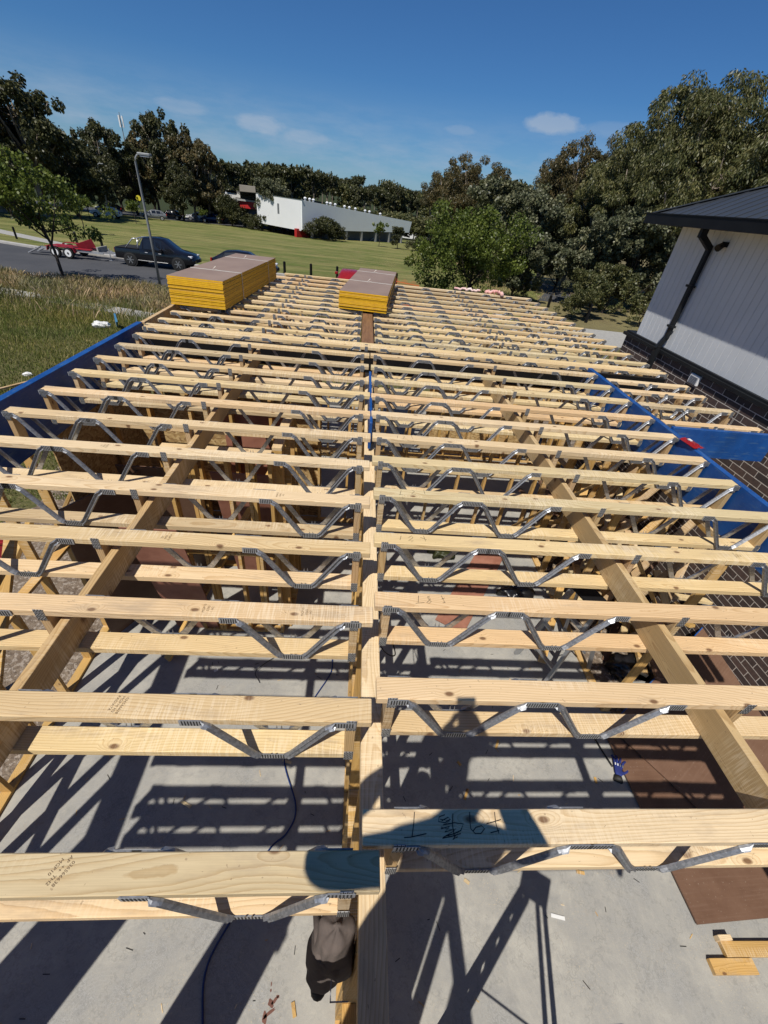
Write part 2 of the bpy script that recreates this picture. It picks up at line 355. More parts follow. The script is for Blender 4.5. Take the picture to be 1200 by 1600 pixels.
# ------------------------------------------------------------------ camera
CAMZ = 4.55
RC = [[0.9948061, -0.03185539, 0.09667504], [-0.05793364, 0.60372701, 0.79508326], [-0.08369302, -0.79655441, 0.59874581]]
cam = bpy.data.cameras.new('camera'); co = bpy.data.objects.new('camera', cam); COL.objects.link(co)
cam.sensor_fit = 'VERTICAL'; cam.sensor_height = 36.0; cam.lens = 650.687 / 1600 * 36
cam.clip_start = .02; cam.clip_end = 4000
mw = Matrix(RC).transposed().to_4x4(); mw.translation = (0, 0, CAMZ); co.matrix_world = mw
scene.camera = co
scene.render.resolution_x = 768; scene.render.resolution_y = 1024

# ------------------------------------------------------------------ light, sky
SUN = Vector((.274, .465, -.842)).normalized()
sl = bpy.data.lights.new('sun', 'SUN'); sl.energy = 4.9; sl.angle = R(.53); sl.color = (1, .95, .87)
so = bpy.data.objects.new('sun', sl); COL.objects.link(so); so.location = (-5, -8, 20)
so.rotation_euler = SUN.to_track_quat('-Z', 'Y').to_euler()
w = bpy.data.worlds.new('World'); scene.world = w; w.use_nodes = True; nt = w.node_tree
sky = nt.nodes.new('ShaderNodeTexSky'); sky.sky_type = 'NISHITA'; sky.sun_disc = False
sky.sun_elevation = R(57.3); sky.sun_rotation = math.atan2(-SUN.x, -SUN.y)
sky.altitude = 100; sky.air_density = 1.0; sky.dust_density = .15; sky.ozone_density = 4.0
bg = nt.nodes['Background']; bg.inputs[1].default_value = .058
def wn(t, **k):
    n = nt.nodes.new('ShaderNode' + t)
    for a, b in k.items(): setattr(n, a, b)
    return n
def wmath(op, a, b=0.0, clamp=False):
    n = wn('Math', operation=op, use_clamp=clamp)
    for i, v in enumerate((a, b)):
        if isinstance(v, bpy.types.NodeSocket): nt.links.new(v, n.inputs[i])
        else: n.inputs[i].default_value = v
    return n.outputs[0]
tc = wn('TexCoord'); sep = wn('SeparateXYZ'); nt.links.new(tc.outputs['Generated'], sep.inputs[0])
az = wmath('ARCTAN2', sep.outputs[0], sep.outputs[1]); el = wmath('ARCSINE', sep.outputs[2])
cmb = wn('CombineXYZ'); nt.links.new(wmath('MULTIPLY', az, 6.0), cmb.inputs[0]); nt.links.new(wmath('MULTIPLY', el, 26.0), cmb.inputs[1])
no = wn('TexNoise'); nt.links.new(cmb.outputs[0], no.inputs[0]); no.inputs['Scale'].default_value = 1.5; no.inputs['Detail'].default_value = 7; no.inputs['Roughness'].default_value = .62
cmb2 = wn('CombineXYZ'); nt.links.new(wmath('MULTIPLY', az, 30.0), cmb2.inputs[0]); nt.links.new(wmath('MULTIPLY', el, 55.0), cmb2.inputs[1])
no2 = wn('TexNoise'); nt.links.new(cmb2.outputs[0], no2.inputs[0]); no2.inputs['Scale'].default_value = 1.3; no2.inputs['Detail'].default_value = 6; no2.inputs['Roughness'].default_value = .6
def puff(a0, e0, sa, se, amp):
    da = wmath('DIVIDE', wmath('SUBTRACT', az, R(a0)), R(sa)); de = wmath('DIVIDE', wmath('SUBTRACT', el, R(e0)), R(se))
    q = wmath('ADD', wmath('MULTIPLY', da, da), wmath('MULTIPLY', de, de))
    g = wmath('SUBTRACT', 1.0, q, True)
    return wmath('MULTIPLY', wmath('MULTIPLY', wmath('SUBTRACT', wmath('ADD', g, wmath('MULTIPLY', no2.outputs[0], .9)), .72, True), 2.2, True), amp)
# broad wisps low in the sky
band = wmath('SUBTRACT', 1.0, wmath('ABSOLUTE', wmath('DIVIDE', wmath('SUBTRACT', el, R(3.2)), R(4.6))), True)
wis = wmath('MULTIPLY', wmath('MULTIPLY', wmath('SUBTRACT', no.outputs[0], .40, True), 2.6, True), band)
wis = wmath('ADD', wmath('MULTIPLY', wis, .6), wmath('MULTIPLY', wmath('SUBTRACT', 1.0, wmath('ABSOLUTE', wmath('DIVIDE', el, R(9))), True), .22), True)
tot = wmath('ADD', wis, puff(17.9, 7.3, 3.6, 1.0, .6), True)
for a in ((-11, 4.6, 3.0, .9, .40), (-6.5, 4.2, 3, .7, .28), (-18, 5.0, 3, .7, .25), (24, 7.2, 4, .8, .18), (9, 6.2, 2, .5, .2)): tot = wmath('ADD', tot, puff(*a), True)
mx = wn('Mix', data_type='RGBA'); nt.links.new(tot, mx.inputs[0]); tint = wn('Mix', data_type='RGBA', blend_type='MULTIPLY'); tint.inputs[0].default_value = 1.0; nt.links.new(sky.outputs[0], tint.inputs[6]); tint.inputs[7].default_value = (.43, .79, 1.18, 1); nt.links.new(tint.outputs[2], mx.inputs[6]); mx.inputs[7].default_value = (6.0, 7.4, 9.4, 1)
nt.links.new(mx.outputs[2], bg.inputs[0])
scene.view_settings.view_transform = 'Standard'; scene.view_settings.look = 'None'
scene.view_settings.exposure = 0.08; scene.view_settings.gamma = 1.0
scene.render.engine = 'CYCLES'
# ================================================================== GROUND
def gz(x, y):
    z = -.12
    if y > 8: z = -.12 - .78 * min((y - 8) / 19, 1)
    if y > 37: z = -.9 - .03 * (min(y, 150) - 37)
    if y > 150: z += .0
    if y > 190: z += .045 * (min(y, 420) - 190)
    if x < -40 and y > 70: z += .0
    return z
xs = np.unique(np.concatenate([np.linspace(-1500, -150, 12), np.linspace(-150, -30, 25), np.linspace(-30, 30, 61), np.linspace(30, 150, 25), np.linspace(150, 1500, 12)]))
ys = np.unique(np.concatenate([np.linspace(-1500, -60, 10), np.linspace(-60, 0, 8), np.linspace(0, 60, 61), np.linspace(60, 450, 60), np.linspace(450, 2500, 12)]))
V = [(x, y, gz(x, y)) for y in ys for x in xs]; nx = len(xs)
F = [(j * nx + i, j * nx + i + 1, (j + 1) * nx + i + 1, (j + 1) * nx + i) for j in range(len(ys) - 1) for i in range(nx - 1)]
g = link('ground', npmesh('ground', V, F, M_['ground'])); tag(g, kind='structure')
g.data.polygons.foreach_set('use_smooth', [True] * len(F))
def drape(name, pts_l, pts_r, mat, dz, sub=12, kind='structure'):
    """strip between two polylines, laid dz above the ground"""
    vs, fs = [], []
    def samp(pl, t):
        n = len(pl) - 1; k = min(int(t * n), n - 1); u = t * n - k
        return (pl[k][0] * (1 - u) + pl[k + 1][0] * u, pl[k][1] * (1 - u) + pl[k + 1][1] * u)
    n = sub * (len(pts_l) - 1); m = 5
    for i in range(n + 1):
        a = samp(pts_l, i / n); b = samp(pts_r, i / n)
        for j in range(m + 1):
            u = j / m; x = a[0] * (1 - u) + b[0] * u; y = a[1] * (1 - u) + b[1] * u
            vs.append((x, y, gz(x, y) + dz))
    for i in range(n):
        for j in range(m): fs.append((i * (m + 1) + j, i * (m + 1) + j + 1, (i + 1) * (m + 1) + j + 1, (i + 1) * (m + 1) + j))
    o = link(name, npmesh(name, vs, fs, mat)); tag(o, kind=kind); return o
road = drape('road', [(-80, 38), (-45, 31.5), (-22, 27.6), (-10, 27.4), (4, 27.4), (8.5, 27.6)], [(-80, 52), (-45, 44.5), (-24, 37.0), (-14, 36.2), (4, 36.2), (8.5, 35.8)], M_['asph'], .02)
def kerbstrip(pl, w, h, name='kerb'):
    mb = MB()
    for a, b in zip(pl[:-1], pl[1:]):
        n = max(1, int(math.dist(a, b) / 3))
        for k in range(n):
            p = Vector((*[a[i] + (b[i] - a[i]) * k / n for i in (0, 1)], 0)); q = Vector((*[a[i] + (b[i] - a[i]) * (k + 1) / n for i in (0, 1)], 0))
            p.z = gz(p.x, p.y) + .04; q.z = gz(q.x, q.y) + .04; mb.bar(p, q, w, h)
    o = mb.build(name, M_['kerb']); tag(o, kind='structure')
kerbstrip([(-80, 52.2), (-45, 44.7), (-24, 37.2), (-14, 36.4), (6, 36.4), (9, 35.6), (9, 28)], .45, .22)
kerbstrip([(-80, 37.8), (-45, 31.3), (-22, 27.4), (-10, 27.2), (6, 27.2), (9, 28)], .35, .22)
drape('footpath', [(-40, 28), (-25, 24.8), (-17, 23.4), (-10, 21.2), (-2, 18.7), (8, 16)], [(-40, 26.8), (-25, 23.6), (-17, 22.2), (-10, 20), (-2, 17.5), (8, 14.8)], M_['conc'], .012)
drape('park_path', [(-90, 66), (-34, 48.2), (-22, 40.5), (-17, 38.2)], [(-90, 63), (-34, 46.2), (-22, 39), (-17, 37.2)], M_['conc'], .012)
drape('park_track', [(14.5, 37.5), (17.5, 44), (18.5, 52), (18.6, 62), (24, 78), (40, 90)], [(17.5, 37.2), (20.3, 43.5), (20.6, 52), (20.6, 61), (27, 76), (42, 86)], M_['asph'], .012)
drape('driveway', [(8.5, 22.5), (12, 22.8), (18, 24)], [(8.8, 27), (13, 28.2), (18, 28)], M_['conc'], .03)
drape('car_park', [(-90, 96), (-40, 98.5), (-22, 106), (-12, 108)], [(-90, 116), (-40, 117), (-22, 118), (-10, 119)], M_['asph'], .02)

# slab of the building under construction
mb = MB()
mb.prism([(-2.93, -6), (4.35, -6), (4.35, 2.3), (3.2, 2.3), (3.2, 5.62), (4.17, 5.62), (4.17, 11.4), (-2.93, 11.4)], -.3, 0)
o = mb.build('concrete_slab', M_['slab'], bevel=.006)
tag(o, 'pale grey trowelled concrete slab under the open floor frame', 'concrete slab')

# ================================================================== FLOOR TRUSSES
CW, CT, TH = .094, .038, .30       # chord width, thickness, truss height
Z0 = 2.70
def web_mesh(side):
    """one V-shaped pressed steel web; x centred on the low point, in the plane y=0, standing out to y<0 for side=-1"""
    mb = MB(); w = .031
    zt, zb = TH - .020, .020
    P = [(-.315, zt), (-.245, zt), (-.215, zt - .018), (-.075, zb + .030), (-.045, zb), (.045, zb), (.075, zb + .030), (.215, zt - .018), (.245, zt), (.315, zt)]
    # densify
    Q = []
    for a, b in zip(P[:-1], P[1:]):
        for k in range(3): Q.append((a[0] + (b[0] - a[0]) * k / 3, a[1] + (b[1] - a[1]) * k / 3))
    Q.append(P[-1]); n = len(Q); prof = []
    for i, (x, z) in enumerate(Q):
        x0, z0 = Q[max(i - 1, 0)]; x1, z1 = Q[min(i + 1, n - 1)]
        d = Vector((x1 - x0, z1 - z0)).normalized(); nn = Vector((-d.y, d.x))
        flat = (z > zt - .004 or z < zb + .004); dep = .0015 if flat else .014; ww = w * (1.12 if flat else .92)
        row = []
        for u, dp in ((-1, .0 if flat else .006), (-.72, dep), (-.25, dep * .35), (.25, dep * .35), (.72, dep), (1, .0 if flat else .006)):
            row.append((x + nn.x * u * ww / 2, side * (.003 + dp), z + nn.y * u * ww / 2))
        prof.append(row)
    b = 0; vs = [v for r in prof for v in r]; fs = []
    for i in range(n - 1):
        for j in range(5): fs.append((i * 6 + j, i * 6 + j + 1, (i + 1) * 6 + j + 1, (i + 1) * 6 + j))
    bk = len(vs); vs += [(v[0], side * .0012, v[2]) for v in vs]
    for i in range(n - 1): # back face closing edges
        fs.append((i * 6, (i + 1) * 6, bk + (i + 1) * 6, bk + i * 6)); fs.append((i * 6 + 5, bk + i * 6 + 5, bk + (i + 1) * 6 + 5, (i + 1) * 6 + 5))
        fs.append((bk + i * 6, bk + (i + 1) * 6, bk + (i + 1) * 6 + 5, bk + i * 6 + 5))
    mb.add(vs, fs, 0)
    # punched slots in the nailing areas
    for x0_, x1_, zc in ((-.318, -.236, zt), (.236, .318, zt), (-.052, .052, zb)):
        mb.box(x0_, x1_, side * .0046 - .0005, side * .0046 + .0003 if side < 0 else side * .0046 + .0005, zc - .0185, zc + .0185, 2)
    for cx, cz, cnt in ((-.275, zt, 7), (.275, zt, 7), (0, zb, 9)):
        for k in range(cnt):
            x = cx + (k - (cnt - 1) / 2) * .0105
            mb.box(x - .0024, x + .0024, side * .0054 - .0006, side * .0054 + .0006, cz - .015, cz + .015, 1)
    # bent up teeth at the low point
    for x in (-.012, .008):
        mb.add([(x, side * .004, .036), (x + .008, side * .004, .036), (x + .004, side * .012, .062), (x + .004, side * .001, .04)], [(0, 1, 2), (1, 3, 2), (3, 0, 2)], 0)
    me = mb.mesh('web', [M_['galv'], M_['slot'], M_['plate']]); return me
WEB = {-1: web_mesh(-1), 1: web_mesh(1)}
def plate_mesh():
    mb = MB(); mb.box(-.019, .019, -.0022, 0, -.034, .034, 0)
    for r in range(4):
        for k in range(6):
            x = -.0155 + k * .0062; z = -.027 + r * .018 + (.003 if k % 2 else -.003)
            mb.box(x - .0015, x + .0015, -.0030, -.0020, z - .0065, z + .0065, 1)
    return mb.mesh('nail_plate', [M_['plate'], M_['slot']])
PLATE = plate_mesh()
_chords = {}
def chord(L):
    L = round(L, 2)
    if L not in _chords:
        mb = MB(); mb.box(0, L, -CW / 2, CW / 2, 0, CT); _chords[L] = mb.mesh('chord', M_['pine'])
    return _chords[L]
def postmesh():
    mb = MB(); mb.box(0, CW * .9, -.019, .019, 0, TH - 2 * CT)   # grain runs along local x in the material: stand it up by rotating
    return mb
_post = None
def post(parent, name, x):
    global _post
    if _post is None:
        mb = MB(); mb.box(0, TH - 2 * CT, -.043, .043, -.019, .019); _post = mb.mesh('post', M_['pine_old'])
    return link(name, _post, parent, (x, 0, CT), .002, (0, -math.pi / 2, 0))
def truss(x0, x1, yback, webs, posts, bc, label, group, det=True, plates=True):
    """webs: (x, near, far); posts: (x, name)"""
    dy = random.uniform(-.003, .003)
    root = empty('floor_truss', (x0, yback - CW / 2 + dy, Z0), R(random.uniform(-.12, .12)), label, 'floor truss', group)
    L = x1 - x0
    link('top_chord', chord(L), root, (0, 0, TH - CT), .003)
    link('bottom_chord', chord(L - bc[0] - bc[1]), root, (bc[0], 0, 0), .003)
    for x, n, f in webs:
        for on, s in ((n, -1), (f, 1)):
            if on:
                link('web', WEB[s], root, (x - x0 + random.uniform(-.008, .008), s * CW / 2, 0))
    for x, nm in posts:
        post(root, nm, x - x0)
        if plates:
            for z in (.025, TH - .027): link('nail_plate', PLATE, root, (x - x0, -CW / 2 - .0005, z))
    return root
LW = [(-.24, 1, 1), (-.85, 0, 1), (-1.73, 1, 0), (-2.33, 1, 1)]
RW = [(.51, 1, 1), (1.13, 1, 0), (2.22, 0, 1), (2.80, 1, 1)]
left_y = [.388, .860, 1.310, 1.775, 2.225, 2.685, 3.135, 3.575, 4.025, 4.445, 4.900, 5.340]
right_y = [.488, .945, 1.410, 1.868, 2.330, 2.770, 3.150, 3.590, 4.020, 4.470, 4.900, 5.350]
LT, RT = [], []
for i, y in enumerate(left_y):
    LT.append(truss(-2.64, .155 if i == 0 else .135 + random.uniform(-.006, .004), y, LW, [(.055, 'end_post'), (-1.305, 'block'), (-2.615, 'end_post')], (.0, .095 if i == 0 else .08), '%s floor truss from the camera in the near left bay' % ORD[i].capitalize(), 'floor trusses of the near left bay'))
for i, y in enumerate(right_y):
    RT.append(truss(.098 if i == 0 else .149 + random.uniform(0, .008), 3.09, y, RW, [(.212, 'end_post'), (1.735, 'block'), (3.06, 'end_post')], (.095 if i == 0 else .044, .0), '%s floor truss from the camera in the near right bay' % ORD[i].capitalize(), 'floor trusses of the near right bay'))
for y, lb in ((-.035, 'floor truss just behind the camera in the left bay'), (-.255, 'rearmost floor truss of the left bay behind the photographer')):
    truss(-2.64, .13, y, LW, [(.055, 'end_post'), (-1.305, 'block'), (-2.615, 'end_post')], (.0, .075), lb, 'floor trusses of the near left bay')
truss(.163, 3.09, .02, RW, [(.212, 'end_post'), (1.735, 'block'), (3.06, 'end_post')], (.03, .0), 'floor truss just behind the camera in the right bay', 'floor trusses of the near right bay')
far_y = [6.10, 6.53, 6.92, 7.33, 7.72, 8.09, 8.48, 8.92, 9.38, 9.84, 10.33, 10.82]
LFW = [(-.30, 1, 1), (-.92, 1, 0), (-1.75, 1, 0), (-2.33, 1, 1)]
for i, y in enumerate(far_y):
    x0 = -2.66 if y < 9.9 else -2.0 if y < 10.6 else -1.75
    truss(x0, .02, y, LFW if x0 < -2.5 else LFW[:3], [(-.01, 'end_post'), (-1.29, 'block')], (.0, .03), '%s floor truss of the far left bay beyond the wide double truss' % (ORD[i].capitalize() if i else 'First'), 'floor trusses of the far left bay')
for i, y in enumerate(far_y):
    x1 = 4.24 - .047 * (y - 5.7)
    ws = [(.55, 1, 1), (1.16, 1, 0), (1.78, 1, 0), (2.60, 1, 0), (3.20, 1, 0), (x1 - .31, 1, 1)]
    truss(.215, x1, y, ws, [(.245, 'end_post'), (2.15, 'block'), (x1 - .03, 'end_post')], (.0, .0), '%s floor truss of the far right bay beyond the wide double truss' % (ORD[i].capitalize() if i else 'First'), 'floor trusses of the far right bay')
# the doubled truss across the middle and the one in front of it
for i, (y, xa, xb) in enumerate(((5.575 + .095, -2.68, 4.27), (5.575 + .20, -2.70, 4.25))):
    ws = [(x, 1, 0) for x in (-2.3, -1.7, -.9, -.3, .6, 1.2, 2.0, 2.6, 3.3, 3.9)]
    truss(xa, xb, y, ws, [(xa + .03, 'end_post'), (.1, 'block'), (xb - .03, 'end_post')], (0, 0),
          ['front member of the wide double truss crossing both bays', 'rear member of the wide double truss crossing both bays'][i], 'members of the double truss')
for i, (y, xb) in enumerate(((5.56, 4.27), (5.18, 4.27), (4.83, 4.26), (4.41, 4.30), (3.94, 4.27))[1:]):
    nm = ['farthest', 'second farthest', 'second nearest', 'nearest'][i]
    truss(3.17, xb, y, [(3.50, 1, 0), (xb - .40, 1, 0)], [(xb - .03, 'end_post'), (3.72, 'block')], (0, .10), 'short floor truss between the blue beam and the dark brick wall, %s of four' % nm, 'short trusses beside the brick wall')

# ------------------------------------------------------------------ beams
def beam(name, x0, x1, y0, y1, z0, z1, mat, label, cat, bevel=.002, group=None, along='x', parent=None):
    mb = MB()
    if along == 'x': mb.box(0, x1 - x0, 0, y1 - y0, 0, z1 - z0); o = mb.build(name, mat, parent, loc=(x0, y0, z0), bevel=bevel)
    elif along == 'y':
        mb.box(0, y1 - y0, -(x1 - x0), 0, 0, z1 - z0); o = mb.build(name, mat, parent, loc=(x0, y0, z0), bevel=bevel); o.rotation_euler = (0, 0, math.pi / 2)
    else:
        mb.box(0, z1 - z0, 0, y1 - y0, -(x1 - x0), 0); o = mb.build(name, mat, parent, loc=(x0, y0, z0), bevel=bevel); o.rotation_euler = (0, -math.pi / 2, 0)
    if label: tag(o, label, cat, group)
    return o
def strong(x, y0, y1, label):
    return beam('strongback', x - .02, x + .02, y0, y1, Z0 + CT + .002, Z0 + CT + .165, M_['pine_old'], label, 'timber beam', along='y')
strong(-1.245, -1.0, 5.45, 'long weathered timber on edge running away through the left bay trusses')
strong(1.675, -.6, 5.45, 'long weathered timber on edge running away through the right bay trusses')
strong(-1.24, 5.95, 10.9, 'timber strongback threading the far left bay trusses')
strong(2.10, 5.95, 10.9, 'timber strongback threading the far right bay trusses')
beam('edge_beam', -2.83, -2.765, -1.5, 5.79, Z0 - .22, 3.0, M_['blue'], 'long blue painted edge beam down the left side of the floor', 'edge beam', along='y')
beam('edge_beam', -2.79, -2.74, 5.80, 10.9, Z0, 3.0, M_['pine_old'], 'unpainted brown edge beam continuing beyond the blue one', 'edge beam', along='y')
beam('edge_beam', 3.100, 3.155, -1.2, 5.56, Z0 - .12, 3.0, M_['blue'], 'blue painted beam between the right bay and the short trusses', 'edge beam', along='y')
beam('cross_beam', 3.16, 4.30, 3.70, 3.745, Z0 + .02, 3.02, M_['blue'], 'scuffed blue panel joining the blue beam to the brick wall side', 'cross beam')
beam('centre_beam', .135, .160, 3.36, 4.70, Z0 + .03, 2.985, M_['blue'], 'bright blue strip standing between the left and right trusses', 'centre beam', along='y')
beam('centre_beam', .035, .200, 5.79, 10.9, Z0, 2.985, M_['lvl'], 'brown laminated beam leading to the small yellow pack', 'centre beam', along='y')
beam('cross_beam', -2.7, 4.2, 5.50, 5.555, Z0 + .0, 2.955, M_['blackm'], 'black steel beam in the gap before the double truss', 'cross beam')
beam('rim_board', -1.75, 4.0, 10.84, 10.875, Z0, 2.96, M_['pine'], 'pine rim board closing the far end of the floor', 'rim board')

# ------------------------------------------------------------------ ground floor wall frames
def wall_frame(name, a, b, z0, z1, label, studs=None, sp=.45, th=.035, dp=.09, nog=True, mat='stud', double_top=True, skip=()):
    """stud frame from a to b (plan points)"""
    a = Vector((*a, 0)); b = Vector((*b, 0)); L = (b - a).length
    root = empty(name, (a.x, a.y, z0), math.atan2(b.y - a.y, b.x - a.x), label, 'wall frame'); H = z1 - z0
    def bx(nm, x0, x1, za, zb, vert=False, m=mat):
        mb = MB()
        if vert: mb.box(0, zb - za, -dp / 2, dp / 2, -(x1 - x0), 0); o = mb.build(nm, M_[m], root, loc=(x0, 0, za), bevel=.002); o.rotation_euler = (0, -math.pi / 2, 0)
        else: mb.box(0, x1 - x0, -dp / 2, dp / 2, 0, zb - za); o = mb.build(nm, M_[m], root, loc=(x0, 0, za), bevel=.002)
        return o
    bx('bottom_plate', 0, L, 0, th); bx('top_plate', 0, L, H - th, H, m='pine')
    zt = H - th
    if double_top: bx('top_plate', .0, L, H - 2 * th - .001, H - th - .001); zt = H - 2 * th - .001
    xs_ = studs if studs is not None else [i * sp for i in range(int(L / sp) + 1)] + [L - th]
    for x in xs_:
        if any(p < x < q for p, q in skip): continue
        bx('stud', x, x + th, th, zt, True)
    if nog:
        xx = sorted(xs_)
        for p, q in zip(xx[:-1], xx[1:]):
            if any(u < p < v_ for u, v_ in skip) or q - p < .1: continue
            zz = H * .5 + random.choice((-.02, .02)); bx('nogging', p + th, q, zz, zz + th)
    return root
def sheet(parent, x0, x1, z0, z1, mat, y=.05, name='bracing_sheet', th=.012):
    mb = MB(); mb.box(x0, x1, y, y + th, z0, z1); return mb.build(name, mat, parent)
wl = wall_frame('wall_frame', (-2.885, -1.6), (-2.885, 10.9), 0, Z0, 'left outer stud wall frame standing along the slab edge')
sheet(wl, 5.2, 7.3, .02, 2.6, M_['osb'], -.062); sheet(wl, 9, 11.4, .02, 2.6, M_['osb'], -.062)
wc = wall_frame('wall_frame', (.152, -1.6), (.152, 5.6), 0, Z0, 'centre stud wall frame carrying the meeting ends of both bays', studs=[0, .45, .9, 1.35, 1.78, 1.82, 2.25, 2.7, 3.15, 3.6, 4.05, 4.5, 4.95, 5.4, 5.85, 6.3, 6.75, 7.16])
wr_ = wall_frame('wall_frame', (3.13, 2.4), (3.13, 5.6), 0, Z0 - .125, 'stud wall frame under the blue beam on the right', skip=((.2, 1.3),))
wx = wall_frame('wall_frame', (-2.78, 4.55), (-.72, 4.55), 0, Z0, 'cross wall frame with strand board under the left bay')
sheet(wx, .3, 1.25, 1.1, 2.55, M_['osb'], .048); sheet(wx, 1.25, 2.0, .05, 2.5, M_['plypink'], .048)
wp = wall_frame('wall_frame', (-.70, 3.46), (-.70, 4.5), 0, 2.62, 'short partition frame beside the red brown sheets under the left bay', studs=[0, .04, .45, .75, .95])
wf = wall_frame('wall_frame', (-1.72, 3.40), (-.74, 3.40), 0, 2.6, 'low partition frame facing the camera under the left bay', studs=[0, .2, .24, .55, .74, .78, .945])
wd = wall_frame('wall_frame', (-2.78, 5.72), (3.05, 5.72), 0, Z0 - .001, 'stud wall frame under the wide double truss')
sheet(wd, .1, 2.3, .05, 2.5, M_['osb'], .048)
we = wall_frame('wall_frame', (.22, 8.3), (4.05, 8.3), 0, Z0, 'stud wall frame across the far right room')
sheet(we, 1.3, 3.6, .05, 2.5, M_['osb'], .048)
wg = wall_frame('wall_frame', (4.10, 5.7), (4.10, 10.9), 0, Z0, 'outer stud wall frame on the far right side')
wh = wall_frame('wall_frame', (-2.8, 10.95), (4.05, 10.95), 0, Z0, 'stud wall frame at the far end of the slab')
wi = wall_frame('wall_frame', (-2.8, 8.0), (0, 8.0), 0, Z0, 'stud wall frame across the far left room')
wj = wall_frame('wall_frame', (.12, 5.8), (.12, 10.9), 0, Z0, 'centre stud wall frame under the brown laminated beam')
# unseen end wall added behind the photographer to cast shadow bands on the slab
shadow_wall = wall_frame('wall_frame', (-2.78, -.60), (1.9, -.60), 0, 2.955, 'unseen boarded frame added behind the photographer to cast shadow bands', studs=[0, .02, .45, 1.30, 1.70, 2.55, 2.80], nog=False, double_top=False)
sheet(shadow_wall, -.1, .50, .02, 2.95, M_['osb'], .048); sheet(shadow_wall, 1.28, 1.76, .02, 2.95, M_['osb'], .048); sheet(shadow_wall, 2.50, 2.94, .02, 2.95, M_['osb'], .048)  # added boards, widths set by the dark bands they throw on the slab
# diagonal braces of the left wall
for i, (a, b, lab) in enumerate((((-2.80, 1.1, .06), (-2.80, 2.75, 2.0), 'diagonal timber prop against the left wall frame near the camera'),
                            ((-3.9, 2.2, -.1), (-2.93, 3.2, 1.9), 'raking timber prop outside the left wall frame'),
                            ((-4.3, 4.2, -.1), (-2.93, 4.3, 2.0), 'second raking timber prop outside the left wall frame'),
                            ((-2.0, 2.9, .05), (-.95, 4.4, 1.8), 'timber offcut prop leaning inside the left room'),
                            ((2.55, 3.0, .05), (3.06, 4.5, 1.9), 'timber prop leaning to the right wall frame'),
                            ((4.55, 3.0, -.1), (3.25, 3.6, 1.7), 'raking prop between brick wall and right frame'),
                            ((2.2, 5.2, .1), (3.05, 4.0, 2.3), 'long raking prop under the right bay'))):
    a = Vector(a); b = Vector(b); mb = MB(); L = (b - a).length; mb.box(0, L, -.045, .045, -.018, .018)
    o = mb.build('timber_prop', M_['stud'], loc=a, bevel=.002); o.rotation_euler = (b - a).to_track_quat('X', 'Z').to_euler(); tag(o, lab, 'prop')

# brown form ply leaning and lying about
def leaning_sheet(loc, rot, w, h, mat, label, name='plywood_sheet', th=.017, blue=False):
    root = None; mb = MB(); mb.box(0, w, 0, h, 0, th)
    if blue:
        o = mb.build(name, mat, loc=loc); o.rotation_euler = rot
        mb = MB(); mb.box(-.004, w + .004, h + .0002, h + .012, -.012, th + .001)
        mb.build('painted_edge', M_['blue'], o)
    else:
        o = mb.build(name, mat, loc=loc); o.rotation_euler = rot
    tag(o, label, 'plywood sheet'); return o
leaning_sheet((3.06, .60, .02), (0, 0, R(2.5)), 1.16, 1.56, M_['ply'], 'brown formply sheet lying flat, its corner near the timber offcut')
leaning_sheet((4.235, .50, .02), (0, 0, R(2.5)), .55, 1.9, M_['ply'], 'narrow brown formply sheet tight beside the larger flat one')
bs = leaning_sheet((3.07 + 1.2 * .56, 2.2 - 1.2 * .83, .045), (0, R(-9), R(34)), 2.35, 1.2, M_['ply'], 'brown formply sheet with blue edge, lying slanted on the flat ones', blue=True)
leaning_sheet((1.62, 3.42, .012), (0, 0, R(58)), 2.1, .42, M_['plypink'], 'red brown strip of ply lying on the slab of the right room')
for i, (x, y, ry, w, mt, lb) in enumerate(((-2.55, 4.42, 78, .8, 'ply', 'dark brown sheet leaning at the left end of the cross wall'), (-2.05, 3.4, 0, .5, 'plypink', 'red brown sheet leaning beside the left partition'),
                                    (-1.55, 4.40, 80, .75, 'plypink', 'red brown sheet leaning at the middle of the cross wall'))):
    o = leaning_sheet((x, y, .02), (R(90 + 12), 0, 0), w, 2.0, M_[mt], lb)
leaning_sheet((-2.75, 3.2, .02), (R(90), R(0), R(62)), .9, 1.9, M_['ply'], 'brown sheet standing against the left wall frame')
leaning_sheet((-.78, 3.5, .05), (R(90), R(0), R(93)), 1.0, 2.1, M_['ply'], 'large brown sheet fixed to the short partition')

# centre wall packing blocks under the truss ends
o = MB(); o.box(-.0, .09, -.03, .03, 0, .28)

